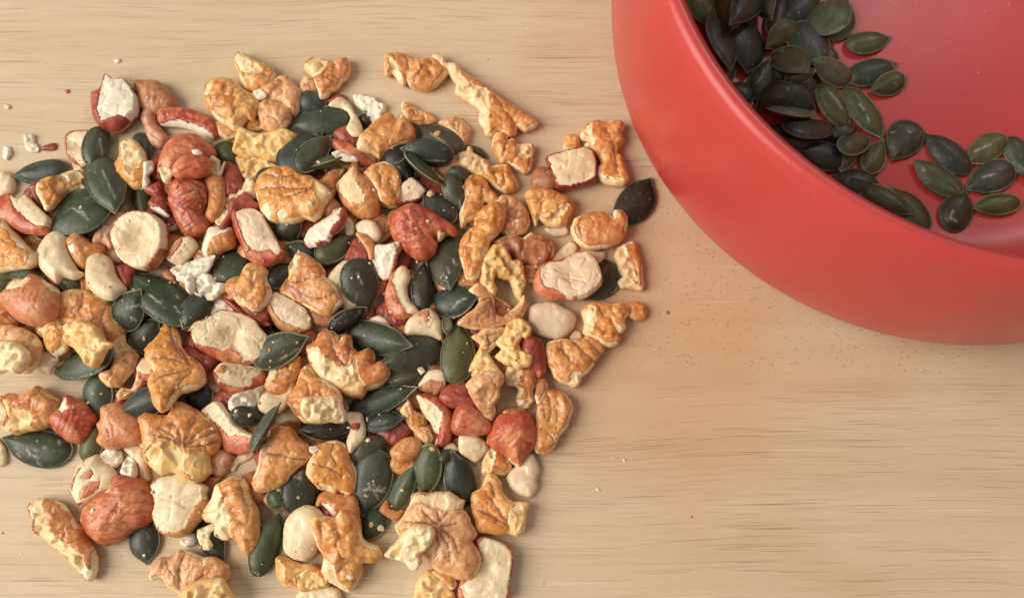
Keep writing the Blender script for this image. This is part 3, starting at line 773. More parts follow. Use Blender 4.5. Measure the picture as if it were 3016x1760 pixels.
N(0,'K','hf','121,61 124,55 129,51 134,45 139,43 142,48 144,55 142,61 142,68 138,74 130,72 124,67',"greyish beige hazelnut chunk alone at the pile's bowl-side edge, under the oval nut",f='beige')
N(1,'K','wn','103,56 104,47 107,40 110,37 113,40 117,42 123,49 124,53 119,58 113,58 108,60',"small walnut piece, white one side and orange the other, under the oval nut",fl=['103,56 105,45 110,37 113,41 111,48 108,58'],c='or')
N(2,'K','wn','95,76 97,71 103,68 105,62 108,57 113,59 116,64 117,70 121,75 126,78 131,78 137,79 135,85 134,92 133,98 128,102 122,100 115,101 107,100 99,99 98,92 96,85',"deep golden walnut with dark folds and yellow broken corner, beside the blue-black seed",fl=['123,83 129,79 137,79 134,92 132,98 128,102 122,99 122,90'],v=['105,70 112,80 118,88 122,92','100,84 110,88 121,95','108,63 112,74'],c='gold',f='yel')
N(2,'K','hs','81,23 84,12 89,7 94,7 100,12 106,17 110,24 108,28 100,30 92,30 84,29',"red cone-shaped hazelnut end with fine streaks",c='red')
N(3,'K','hs','56,1 62,0 70,2 76,7 80,13 81,22 80,31 76,38 70,39 69,36 72,29 69,27 66,20 61,15 58,8',"crescent hazelnut with orange skin and scalloped white edge, beside the red cone",fl=['56,1 63,4 70,9 74,13 73,21 71,29 69,37 68,30 66,21 60,13'],c='red',f='pale')
N(3,'K','wn','44,12 47,8 50,5 53,12 58,14 62,16 63,21 60,24 57,26 53,26 50,22 47,17',"small golden walnut bit with white tip beside the orange-skinned crescent",fl=['44,12 49,6 51,12 49,17'],c='gold')
N(1,'K','wn','54,26 60,24 64,25 67,31 65,36 60,35 56,31',"pale tan scrap below the small golden walnut bit",c='ptan')
N(1,'K','hs','37,41 40,37 45,33 50,31 56,32 60,35 59,41 55,45 49,48 44,49 39,46',"small glossy amber nut lump above the olive-topped seed",c='or',H=1.1)
N(1,'K','hf','87,31 92,30 100,31 106,36 107,40 103,45 98,49 93,46 87,42',"white hazelnut scrap directly under the red cone",f='pale')
N(0,'K','hf','76,36 82,35 86,40 80,42 75,41',"pale sliver between the crescent and the white scrap under the cone",f='beige')
S(2,'K','36,32','10,48',20,"dark seed lying partly under the big cracked-mark seed",tone='n')
S(4,'K','17,89','29,40',27,"big seed with pale branching crack mark and bright rim, low in the pile",tone='l',marks=('17,69 22,68 26,70 29,66','24,64 27,70 34,68','25,70 28,76','22,68 21,64','29,70 33,71'))
S(3,'K','55,50','39,84',14,"small slim green seed leaning between the cracked-mark seed and olive-topped seed",tone='l')
S(3,'K','61,75','66,36',21,"upright seed with olive-yellow top",tone='o')
S(3,'K','81,40','92,81',22,"blue-black seed with notched pale tip beside the deep golden walnut",tone='b',marks=('84,41 87,47',))
S(1,'K','18,107','29,81',19,"dark green seed under the cracked-mark seed's tip",tone='g')
S(2,'K','47,17','18,22',14,"dark seed under the long green seed",tone='b')
S(0,'K','80,40','71,50',10,"dark seed end behind the blue-black seed",tone='n')
N(1,'K','hs','29,84 34,76 37,82 42,84 47,83 44,89 40,91 34,88',"orange nut scrap under the small slim green seed",c='or')
N(3,'K','wn','41,95 46,89 51,81 53,73 58,71 64,72 72,71 80,71 87,76 90,77 88,84 91,85 95,93 99,101 95,106 98,110 102,118 100,127 94,133 86,133 80,130 72,128 67,124 65,119 61,116 55,117 45,104 42,99',"large pinkish walnut half with purple star of veins, at the pile's lower edge",fl=['51,80 54,73 62,74 72,71 80,71 89,77 85,82 76,84 66,82 58,77'],v=['71,94 64,88 60,84','71,94 58,92 48,92','72,92 78,86','74,95 84,93','74,97 82,104 86,114','73,99 78,108 80,120','70,99 72,108 69,118','68,97 60,100 50,99','72,92 71,85','66,95 58,96'],c='ptan')
N(4,'K','wf','33,116 36,112 42,106 45,102 50,97 55,94 61,95 66,96 68,100 66,106 63,111 58,116 59,122 56,126 52,126 48,121 42,119 37,118',"cream walnut chunk with a yellow slit lying on the star-veined walnut",f='cream')
N(1,'K','hf','86,146 87,137 89,133 95,132 101,125 103,118 100,110 98,105 104,103 111,105 118,108 124,113 125,120 124,128 122,136 122,147 110,152 95,152',"large pale hazelnut half with shallow white hollow, at the bottom edge",fl=['88,138 95,133 102,122 101,108 104,104 110,105 119,109 124,116 123,128 121,140 119,151 96,151 90,146'],c='red',f='pale',hollow=.7)
N(1,'K','wf','56,137 60,130 64,127 70,129 76,135 82,143 84,152 54,152 55,145',"yellow walnut piece cut by the bottom edge, below the star-veined walnut",f='yel')
N(1,'K','wn','67,128 75,128 83,131 84,138 81,141 75,135',"small tan skin tip between the star-veined walnut and the yellow piece",c='tan')
# ---- lower edge of the pile
N(3,'J','wn','34,66 37,64 41,62 46,60 52,61 56,66 57,72 60,78 63,84 64,92 65,102 64,108 61,113 57,116 53,113 49,106 46,103 43,105 38,104 33,101 34,95 31,92 27,92 24,88 20,86 22,83 27,81 31,75',"tall tan walnut slab with a star-shaped cream break on one side",fl=['34,65 37,71 39,77 43,85 46,92 45,103 39,105 34,101 33,95 27,92 20,86 27,81 31,75'],c='tan')
N(4,'J','ch','20,98 25,96 32,93 34,96 29,100 28,104 31,109 29,112 24,112 22,108 20,103',"hook-shaped cream splinter over the bluish seed at the lower edge",f='cream')
N(3,'J','hf','-12,66 -8,61 0,59 8,58 14,62 20,64 27,67 26,73 28,80 24,88 18,95 12,101 4,103 -4,101 -8,97 -11,88 -9,80',"broad white hazelnut half with bumpy face and orange skin edge, low in the pile",fl=['-12,66 -6,61 8,59 16,63 26,67 26,74 20,79 15,87 12,96 4,99 -4,99 -8,95 -11,87 -9,79'],c='or',f='pale')
N(3,'J','wn','-22,18 -17,14 -10,15 -1,16 2,12 3,7 9,6 15,9 21,13 28,18 33,22 37,28 37,35 33,42 29,44 29,51 30,56 26,60 20,65 15,64 9,60 3,56 -5,58 -12,53 -17,48 -18,41 -19,30',"large tan walnut half, dark veins radiating from a purple centre above yellow break",fl=['-18,44 -12,37 -6,34 2,36 8,40 10,43 18,41 27,43 29,52 29,57 22,64 16,60 8,55 2,56 -5,58 -13,52'],v=['10,37 3,30 -5,26','10,37 8,28 3,22','11,36 16,26 20,18','12,37 22,28 30,22','12,38 24,32 34,27','12,39 25,37 35,35','9,37 0,32 -10,30'],c='tan',f='yel')
N(2,'J','hf','23,13 28,8 33,5 37,7 42,14 48,22 56,28 62,31 62,37 58,41 52,43 46,42 40,40 37,33 33,25 28,19',"hazelnut half with pale top and vivid orange-red flank beside the radiating walnut",fl=['24,12 33,5 38,8 45,18 55,27 62,31 56,30 48,28 44,30 40,26 34,19 28,16'],c='red',f='pale')
S(2,'J','71,18','44,14',14,"dark seed with chipped pale rim under the feathery white fragment",tone='n')
S(3,'J','83,8','61,43',12,"slim light green seed on edge with pale outline, leaning steeply",roll=-42,tone='l')
S(3,'J','92,27','131,25',15,"brown-black oval seed directly below the square cream walnut block",tone='k')
N(3,'J','wf','95,8 97,3 103,2 112,2 120,1 124,4 125,10 127,15 126,20 120,20 114,19 107,20 100,19 96,15',"square cream walnut block with orange corner, centre of the lower pile",f='cream',H=1.2)
N(1,'F','wn','88,138 93,130 96,120 103,119 107,126 114,129 121,134 124,140 120,150 115,157 107,158 97,157 90,150 86,144',"brownish tan walnut behind the square cream block",c='tan')
N(1,'J','hf','127,14 132,13 138,14 141,25 140,32 134,38 130,42 128,35 130,27 126,22',"smooth pale nut shard next to the brown-black oval seed",f='pale')
N(1,'J','wn','66,41 70,35 75,28 80,24 85,24 90,27 94,33 99,36 102,44 99,48 93,52 88,57 84,63 78,67 70,70 63,70 60,64 63,56 65,50',"broad orange-tan walnut with rounded humps under the slim light green seed",v=['66,43 76,43 88,46 98,47'],c='tan')
N(3,'J','wn','100,50 104,43 106,38 112,35 120,34 126,36 129,42 131,49 135,55 135,63 133,71 128,73 122,70 119,72 114,69 108,68 103,63 99,57',"glossy lobed walnut with pale scalloped bottom, beside the cracked-mark seed",fl=['107,64 113,65 119,67 119,72 110,69','122,69 130,71 128,73'],v=['110,52 118,54 124,60','118,36 116,44 120,50'],c='gold')
N(1,'J','ch','101,38 106,37 108,40 104,43 101,41',"tiny white chip under the brown-black oval seed",f='white')
S(2,'J','98,52','92,87',28,"wide dark seed with a white torn patch on its upper side",tone='n',marks=('90,60 97,55','95,56 94,61','90,60 95,61'))
S(1,'J','85,71','71,80',15,"small dark seed beside the wide seed with torn white patch",tone='g')
S(3,'J','80,84','62,131',20,"long seed pointing up with pale tip at its foot, at the lower edge",tone='o',marks=('61,129 66,131',))
N(2,'J','hf','82,110 82,100 84,91 90,84 97,81 104,82 108,85 112,92 110,100 107,108 104,115 98,120 90,119 84,115',"smooth cream round kernel without skin, lower edge of the pile",f='pale',H=1.2)
N(3,'J','wn','102,92 106,88 112,89 119,90 124,85 130,86 135,92 137,98 139,104 143,108 150,110 153,116 147,121 139,121 139,128 136,134 130,142 126,141 120,137 113,133 110,127 112,118 107,108 104,100',"large rough orange walnut lump beside the smooth cream kernel",fl=['112,118 118,122 120,132 130,141 122,138 113,133 110,127'],c='gold')
N(2,'J','hs','106,80 108,73 113,70 120,71 127,73 134,74 136,82 137,90 138,100 132,92 124,86 119,88 115,83 110,79',"smooth orange skin piece with a white slit, above the rough orange lump",fl=['109,79 115,80 121,88 116,88 111,82'],c='or',f='white')
N(1,'J','wn','77,119 80,117 88,120 96,123 104,123 110,128 113,133 115,138 106,140 96,142 90,139 83,138 78,131',"walnut piece with pale yellow corner under the smooth cream kernel",fl=['92,131 98,127 106,130 113,136 100,140 93,138'],c='gold',f='yel')
N(0,'J','hf','92,146 96,140 106,140 116,139 122,142 124,150 122,154 92,154',"pale hazelnut slice cut by the bottom edge below the rough orange lump",c='red',f='pale')
N(1,'J','hs','29,46 33,41 38,39 44,41 46,46 43,52 39,58 34,59 30,56',"brownish pink nut end with fine streaks in the gap beside the radiating walnut",c='pink')
N(0,'J','hf','42,53 46,46 52,43 60,41 61,44 55,48 50,50 46,56',"pale crescent on bare board below the vivid orange-red flank",f='pale')
N(1,'J','hs','23,64 28,60 34,59 38,60 35,66 30,74 26,78 27,70',"brown skin scrap wedged above the star-shaped cream break",c='brn')
S(1,'J','40,121','21,93',18,"bluish seed under the hook-shaped cream splinter",tone='b')
N(0,'J','ch','8,105 11,101 16,100 19,103 18,108 12,110 8,108',"greyish crystal-like crumb on the board under the broad white half",f='grey')
N(1,'I','wn','109,131 112,124 117,118 125,119 130,113 138,114 146,118 155,118 164,124 165,130 162,136 155,140 147,147 132,147 129,143 122,139 118,132 110,134',"flat pinkish walnut fan on the board at the bottom edge",fl=['146,118 150,116 148,124'],v=['120,120 126,130 131,143','131,143 130,128 134,116','131,143 142,134 155,126'],c='ptan')
N(1,'J','wf','8,147 12,140 20,136 28,134 38,134 43,142 46,147 46,153 8,153',"pale yellow walnut piece below the flat pinkish fan, cut by the bottom edge",f='yel')
# ---- outer lower corner
N(3,'I','hs','58,90 60,83 66,77 72,72 79,68 83,60 89,58 96,60 103,63 108,68 112,74 113,80 110,88 105,94 97,97 91,102 84,106 76,109 70,107 64,102 60,96',"largest smooth orange-red hazelnut, kidney-shaped, at the lower outer corner",fl=['72,66 79,66 79,71 75,71'],c='red',H=1.05)
N(2,'I','hf','51,68 53,60 56,52 62,47 70,44 74,50 80,53 84,58 83,62 79,68 72,72 64,78 58,81 54,76',"pale hazelnut half with torn red skin patches behind the kidney-shaped one",sk=['59,60 66,54 70,57 65,62','56,78 60,69 66,63 74,62 72,68 66,73','50,66 56,53 60,51 55,60 53,73'],c='red',f='pale')
N(3,'I','ch','73,44 77,40 83,39 87,42 88,48 84,53 78,52 74,49',"angular greyish white chip on the patchy hazelnut half",f='grey')
N(3,'I','ch','87,56 89,50 92,44 96,46 98,51 99,57 97,61 91,60',"pointed bright white chip behind the kidney-shaped hazelnut",f='white')
N(1,'I','hf','89,39 96,36 103,37 106,45 107,55 108,63 101,61 99,50 94,44',"pale hazelnut wall beside the pointed bright white chip",f='pale')
N(2,'I','hs','36,17 38,13 43,10 46,2 50,1 57,4 63,6 66,12 70,18 66,24 63,31 58,35 50,34 43,29 38,24',"crimson hazelnut with dark patches and a white chipped corner, above the flecked seed",fl=['43,8 47,2 48,9 50,10 44,13 42,11'],c='red',f='white')
N(2,'I','hs','70,22 73,18 73,10 78,7 84,6 89,8 94,13 100,18 102,25 102,31 98,35 90,37 82,39 74,38 70,34 72,28',"round tan and rosy hazelnut beside the radiating walnut half",c='hz')
S(0,'I','2,32','52,43',26,"large seed flecked all over with pale spots, flat on bare board",tone='g',marks=('20,40 22,44','32,38 34,39','26,49 28,51','12,43 13,45','42,34 43,36','35,52 36,54','24,44 27,46'))
S(1,'I','73,19','62,49',16,"seed half hidden behind the tan and rosy hazelnut",tone='o')
S(2,'E','73,154','70,123',21,"small upright seed with one yellow dot, above the crimson hazelnut",tone='g',marks=('67,136 68,137',))
S(2,'E','86,151','124,136',20,"pointed dark seed over which the leaf-shaped fan walnut lies",tone='b')
S(2,'F','27,152','16,126',21,"dark seed with bluish pale tip below the leaf-shaped fan walnut",tone='b',marks=('24,150 27,148',))
N(1,'E','wn','0,140 8,137 16,138 26,132 30,133 36,138 42,142 44,150 40,158 30,162 20,164 12,166 3,162 6,150',"rust-brown walnut with yellow broken lower side at the picture edge",fl=['2,141 7,143 11,149 22,150 26,156 18,163 3,163 8,155 6,148'],c='or',f='yel')
N(0,'I','hf','-4,7 5,8 8,14 5,19 -4,20',"cream kernel bit cut by the picture edge beside the rust-brown walnut",f='pale')
N(0,'I','hf','-4,32 3,38 4,50 -4,51',"pale sliver at the picture edge beside the flecked seed",f='pale')
N(0,'I','wn','21,82 23,78 28,76 33,76 39,77 45,79 49,84 54,92 60,98 63,105 68,112 70,118 70,126 68,132 65,135 60,130 54,124 49,118 43,113 37,108 32,104 27,102 24,98 25,92 22,87',"long curved walnut slice, orange skin and pale cut side, alone at the lower corner",fl=['21,82 24,77 30,76 33,84 37,94 40,102 48,108 56,113 61,116 62,122 67,128 65,135 58,128 49,118 40,110 32,104 25,98 25,92'],c='or')
S(1,'I','106,123','104,91',22,"slate-blue seed pointing down from under the kidney-shaped hazelnut",tone='b')
# ---- outer side, middle
N(2,'E','hf','26,37 29,30 34,23 40,20 46,21 50,25 48,30 50,37 53,43 56,48 60,50 54,54 46,53 41,57 36,53 30,47 27,42',"smooth cream skinless kernel knob beside the orange torn nut",f='pale',H=1.3)
N(3,'E','hs','48,26 52,22 57,20 60,23 65,28 70,29 75,30 76,35 72,38 67,38 64,42 62,47 57,45 53,40 50,34',"orange torn nut piece with white scuff between two cream kernels",fl=['49,30 53,29 54,34 51,35'],c='or',f='white')
N(3,'E','hf','62,46 63,40 67,37 73,36 79,39 82,45 85,53 90,59 91,62 87,64 82,68 76,68 70,65 64,59 62,52',"small two-faced cream kernel below the round hollow half",f='pale',H=1.2)
N(3,'E','hf','82,22 84,15 88,10 95,7 103,6 110,8 116,12 119,17 120,25 119,33 115,41 109,47 102,47 95,45 89,41 85,34 83,28',"round hazelnut half, hollow pale face up like a dish, thin red skin edge",fl=['82,22 85,15 90,10 97,7 106,7 113,9 118,16 119,24 117,32 111,40 107,46 100,47 92,43 87,38 83,28'],c='red',f='pale',hollow=1)
N(2,'E','hs','67,28 70,18 76,11 82,7 91,6 92,9 85,14 82,22 83,28 80,32 74,28',"rosy hazelnut with peeled patch leaning on the round hollow half",fl=['76,12 82,9 84,14 80,20 74,24'],c='pink',f='beige')
N(1,'E','hf','70,26 76,23 82,29 86,37 87,43 80,42 74,36',"pale bit under the rosy hazelnut and the round hollow half",f='beige')
N(1,'E','hs','84,46 90,44 95,45 98,49 94,52 94,58 90,60 87,54',"dark red bit between the two-faced kernel and the big scuffed seed",c='dk')
N(1,'E','hs','117,50 122,46 128,54 125,58 120,56',"red skin bit behind the big scuffed seed and the ragged white shard",c='red')
N(3,'E','hs','0,68 4,64 8,58 14,54 20,54 24,51 27,52 31,55 36,58 40,61 41,68 40,76 36,82 29,85 21,86 12,83 6,78 2,73',"onion-shaped coral hazelnut with peaked skin, near the picture edge",fl=['6,62 10,57 16,54 22,54 22,59 17,62 11,64','28,52 34,56 39,61 36,62 31,57'],c='hz',f='pale',H=1.1)
S(2,'E','10,51','31,53',9,"thin seed edge just above the onion-shaped hazelnut",roll=45,tone='l')
S(1,'E','-14,62','13,49',17,"dark seed cut by the picture edge near the onion-shaped hazelnut",tone='o')
S(1,'E','40,53','58,62',11,"broken grey-black seed piece beside the onion-shaped hazelnut",tone='n')
N(2,'E','wn','39,75 42,68 47,64 54,62 61,63 66,65 72,67 78,71 82,76 82,82 87,87 90,92 88,98 82,104 75,107 68,103 60,95 52,92 45,90 41,84',"large smooth tan walnut dome with faint veins beside the onion-shaped hazelnut",v=['60,64 62,72 56,82','78,72 74,84 80,98'],c='tan')
N(3,'E','wf','48,88 53,85 59,84 64,86 69,89 73,96 76,100 82,101 76,105 73,110 71,114 68,118 64,116 61,111 57,106 51,101 49,94',"bright yellow ridged walnut chip on the smooth tan dome",f='yel',H=1.2)
N(3,'E','wn','28,88 31,82 35,82 41,83 44,88 49,92 49,100 47,106 41,110 37,107 34,102 33,97 29,95',"small knobby golden walnut beside the smooth tan dome",fl=['28,88 32,82 36,83 34,92 35,102 33,97'],c='gold')
S(2,'E','36,121','81,108',20,"dark seed lying level under the bright yellow ridged chip",tone='g')
N(1,'E','hf','27,110 32,107 38,110 42,112 38,117 36,123 31,120 28,115',"pale pinkish nut bit at the tip of the level dark seed",f='beige')
N(1,'E','wn','-4,88 8,88 18,91 25,96 29,102 30,110 26,117 20,122 14,120 10,110 0,100',"large tan walnut behind the folded cream one at the picture edge",c='ptan')
N(2,'E','wf','-4,100 6,99 12,101 18,106 20,113 17,119 13,122 6,120 0,122 -4,115',"folded cream walnut flap cut by the picture edge",f='cream')
N(1,'E','wn','-4,78 4,78 10,83 13,86 10,89 4,88 -4,90',"orange walnut bit at the picture edge under the onion-shaped hazelnut",c='or')
S(3,'E','101,61','87,90',23,"flecked dark seed beside the big scuffed seed, under its pointed end",tone='g',marks=('92,75 100,73','96,70 95,76','95,82 97,84'))
S(4,'E','92,49','138,84',28,"big scuffed seed with pointed tip lying on top of several other seeds",tone='g',marks=('108,66 114,71','126,74 130,79','127,66 129,68','112,70 116,72'))
S(2,'E','116,83','94,107',21,"dark seed with wide cream rim at its foot, below the big scuffed seed",tone='n',marks=('92,98 95,104 101,108','101,108 105,109'))
S(1,'E','106,76','122,94',13,"dark seed pinned under the big scuffed seed",tone='b')
S(1,'F','9,91','26,65',19,"shadowed seed behind the big scuffed seed, beneath the white chip",tone='b')
N(3,'E','wn','119,88 122,86 128,91 130,97 131,104 135,110 140,112 145,117 148,122 148,128 143,132 136,134 130,136 126,141 121,147 116,149 111,144 110,138 107,131 109,126 112,122 108,115 105,110 107,104 112,99 116,94',"leaf-shaped tan fan walnut with veins meeting at a purplish point",v=['139,119 130,110 124,98 124,90','139,119 126,114 110,113','138,121 126,124 112,129','138,123 130,130 122,140','137,117 130,104'],c='gold')
N(1,'E','hf','99,118 103,112 107,111 113,114 114,120 110,127 104,126 100,122',"white hazelnut bit with red bottom edge behind the leaf-shaped fan walnut",sk=['98,119 104,123 111,123 110,129 100,127'],c='red',f='pale')
N(1,'E','wn','72,122 80,120 82,114 82,104 85,94 90,95 91,101 98,108 100,110 97,120 92,125 86,132 78,131 73,126',"upright tan walnut with pale flat top edge beside the leaf-shaped fan",fl=['85,94 91,95 90,103 86,110 82,112'],c='ptan')
N(0,'E','wn','84,138 88,133 95,134 98,128 100,120 106,127 103,133 93,140 86,141',"tan scraps under the upright tan walnut",c='ptan')
N(1,'F','hs','8,104 16,104 25,108 34,113 30,120 22,122 14,116 9,110',"dark red hazelnut in the gap under the large split half",c='dk')
# hand-shaped walnut
N(3,'G','wn','-23,104 -17,100 -14,94 -10,92 -4,93 -1,96 0,100 3,96 8,96 9,104 14,108 21,105 25,108 25,116 30,114 36,117 37,122 33,128 27,132 20,134 16,140 6,138 -4,132 -14,126 -19,119 -22,112',"hand-shaped walnut with orange fingers and a thick cream broken palm, dead centre",fl=['-23,106 -16,104 -9,112 2,119 9,118 12,112 14,124 18,130 16,138 14,137 4,137 -6,131 -16,124 -21,114'],v=['-6,100 -2,110 4,118','8,104 7,112 5,118'],c='or',H=1.3)
# ---- seeds in the bowl
S(0,'L','60,60','77,74',15,"seed deep in the dark gap nearest the rim, under the two crossed seeds",tone='n')
S(0,'L','90,90','108,106',14,"seed in the dark gap along the rim below the rough edge-on seed",tone='n')
S(0,'L','66,-4','74,24',16,"seed sunk behind the violet-black seed at the heap's top",tone='g')
S(0,'L','100,-6','92,28',16,"seed sunk beside the stick-like seed at the heap's top",tone='n')
S(0,'L','64,34','52,64',16,"seed sunk between the rim and the largest plump seed",tone='n')
S(1,'L','96,62','112,84',17,"seed sunk under the brown gold-bordered seed",tone='b')
S(1,'L','106,70','124,56',15,"seed sunk beside the grey-green pointed-corner seed",tone='g')
S(1,'L','98,100','122,106',16,"seed sunk beneath the dark level seed with pale tip",tone='n')
S(1,'L','116,34','104,58',17,"seed sunk under the big bluish seed with gold rim",tone='g')
S(1,'L','49,21','37,-7',21,"seed at the heap's upper corner next to the red rim, with white nick",tone='o',marks=('44,4 46,8 47,5',))
S(1,'L','138,51','129,33',11,"dark seed behind the big bluish seed at the heap's inner edge",tone='n')
S(2,'L','59,28','53,-9',10,"slim seed on edge between the corner seed and the dark violet one",roll=48,tone='o')
S(2,'L','60,55','48,16',14,"narrow tilted seed hugging the rim, pale edge toward the heap",roll=-30,tone='g',marks=('55,36 60,50',))
S(2,'L','92,20','83,-12',9,"stick-like seed on edge at the top of the heap",roll=50,tone='l')
S(2,'L','125,-8','102,15',22,"dark seed with tiny white dot, next to the round pale one at the top",tone='b',marks=('111,9 111,10',))
S(3,'L','61,18','86,-13',22,"dark violet-black seed with pale lower tip at the top of the heap",tone='b',marks=('61,18 61,13',))
S(2,'L','86,35','109,19',18,"olive seed with golden rim behind the seed with notched corner",tone='o')
S(2,'L','129,52','111,16',27,"big bluish seed with thin gold rim, curling over the inner side",tone='b')
S(3,'L','118,53','95,36',20,"grey-green seed with two notched pale corners, middle of the heap",tone='l',marks=('107,31 114,31','99,35 98,37'))
S(3,'L','149,4','133,28',20,"seed lying just under the round seed at the heap's inner top",tone='l')
S(4,'L','147,-1','121,23',25,"round pale-green seed on top at the heap's inner upper end",tone='l',marks=('128,23 138,20 143,17',))
S(3,'L','74,54','72,15',24,"largest plump upright brown-green seed with gold rim near the red rim",tone='n')
S(2,'L','92,41','98,61',14,"seed half covered behind the seed with white curved scar",tone='g')
S(3,'L','90,42','80,72',19,"seed with white curved scar and gold outline in mid heap",tone='l',marks=('86,50 84,56','84,56 81,60'))
S(2,'L','124,53','101,61',9,"seed on edge with pale tip between the scarred seed and the star-pointed one",roll=45,tone='p')
S(3,'L','122,80','102,62',19,"brown seed with gold border and frayed end in mid heap",tone='n')
S(4,'L','79,80','106,63',19,"smooth dark seed lying level over the brown gold-bordered one",tone='n')
S(4,'L','119,43','148,59',18,"matt grey-green seed with pointed corner, inner side of the heap",tone='p')
S(4,'L','122,87','85,83',9,"rough pale-sided seed lying on edge beside the rim",roll=-52,tone='p')
S(4,'L','148,96','126,61',18,"seed with a ragged white stripe and gold edge on the heap's inner slope",tone='o',marks=('134,68 139,74','139,74 142,79'))
S(5,'M','45,52','18,15',18,"long olive seed with two pale slits, lowest of the inner slope",tone='o',marks=('28,26 31,31','33,34 35,39'))
S(4,'L','139,91','101,95',13,"dark level seed with pale tip below the rough edge-on seed",tone='n')
S(3,'M','26,45','5,52',9,"thin seed with tan tip squeezed under the striped seed",roll=40,tone='n')
S(4,'L','108,108','145,117',20,"broad dark seed against the rim in the lower heap",tone='b')
S(3,'M','14,76','22,55',14,"dull grey seed with white edge under the broad dark seed",tone='p')
S(3,'M','36,51','14,59',14,"green seed with gold edge behind the small olive seed",tone='g')
S(4,'M','45,52','33,76',17,"small olive seed beside the dark seed with two white dots",tone='o')
S(3,'M','7,79','41,85',18,"dark seed half hidden by the rim with one white dot",tone='n',marks=('19,81 20,81',))
S(5,'M','67,106','29,86',16,"pointed seed lying on a bright olive one next to the rim",tone='g')
S(4,'M','51,86','77,118',19,"bright olive seed with gold shoulder, partly under a pointed dark one",tone='o')
S(1,'M','52,67','67,40',26,"roundish seed with two white dots on the bowl floor beside the heap",tone='n',marks=('63,46 64,47','52,46 53,46'))
S(2,'M','75,47','107,76',19,"seed with gold tip lying over its neighbour on the bowl floor",tone='n')
S(1,'M','66,67','102,91',18,"seed pointing to the heap, just below the one with a gold tip",tone='g',marks=('74,72 75,74',))
S(1,'M','105,69','133,50',19,"lighter green speckled seed at the top of the floor group",tone='o',marks=('112,60 122,56',))
S(2,'M','105,88','140,71',22,"large seed with a short white scratch in the floor group",tone='b',marks=('117,79 126,77',))
S(1,'M','153,83','136,50',18,"seed cut by the picture edge at the end of the floor group",tone='g')
S(1,'M','105,89','93,117',23,"seed with a grey L-shaped scuff, lowest on the bowl floor",tone='n',marks=('96,103 94,108','94,108 99,111'))
S(0,'M','109,101','144,97',15,"long oval seed beside the one with an L-shaped scuff",tone='o')
S(1,'N','77,41','28,51',24,"single upper seed on the bare red floor with tip toward the bowl centre",tone='o')
S(1,'N','84,69','30,86',28,"broad seed with torn pale tip under the single upper seed",tone='b',marks=('76,66 82,71','82,71 80,76'))
S(2,'N','53,100','90,84',24,"small seed lying on the broad torn-tip seed",tone='o')

# ================================================================== building the pieces
SKIN = {'red': ((0.46, 0.075, 0.034), (0.66, 0.24, 0.105)), 'or': ((0.58, 0.20, 0.055), (0.69, 0.33, 0.12)), 'dk': ((0.27, 0.045, 0.028), (0.42, 0.09, 0.05)),
        'tan': ((0.63, 0.235, 0.058), (0.78, 0.405, 0.14)), 'gold': ((0.67, 0.255, 0.052), (0.83, 0.455, 0.15)), 'pink': ((0.58, 0.24, 0.14), (0.68, 0.36, 0.22)),
        'brn': ((0.40, 0.145, 0.055), (0.52, 0.235, 0.095)), 'ptan': ((0.67, 0.31, 0.125), (0.79, 0.45, 0.215)), 'hz': ((0.60, 0.20, 0.085), (0.70, 0.32, 0.145))}
FLESH = {'cream': ((0.83, 0.59, 0.30), (0.90, 0.73, 0.455)), 'yel': ((0.82, 0.49, 0.16), (0.88, 0.64, 0.32)), 'pale': ((0.77, 0.575, 0.335), (0.85, 0.69, 0.44)),
         'white': ((0.82, 0.71, 0.52), (0.88, 0.79, 0.63)), 'grey': ((0.76, 0.645, 0.48), (0.84, 0.74, 0.58)), 'beige': ((0.75, 0.545, 0.345), (0.81, 0.635, 0.445))}
TONE = {'g': (0.050, 0.060, 0.033), 'b': (0.038, 0.047, 0.034), 'n': (0.046, 0.045, 0.026), 'o': (0.070, 0.077, 0.027), 'k': (0.017, 0.014, 0.010), 'p': (0.105, 0.110, 0.072), 'l': (0.064, 0.076, 0.044)}


def lerp(a, b, t):
    t = np.asarray(t)[:, None]
    return np.asarray(a) * (1 - t) + np.asarray(b) * t


def root(name, p0):
    o = bpy.data.objects.new(name, None)
    o.empty_display_size = 0.003
    COL.objects.link(o)
    o.location = np.asarray(p0) * MM
    return o


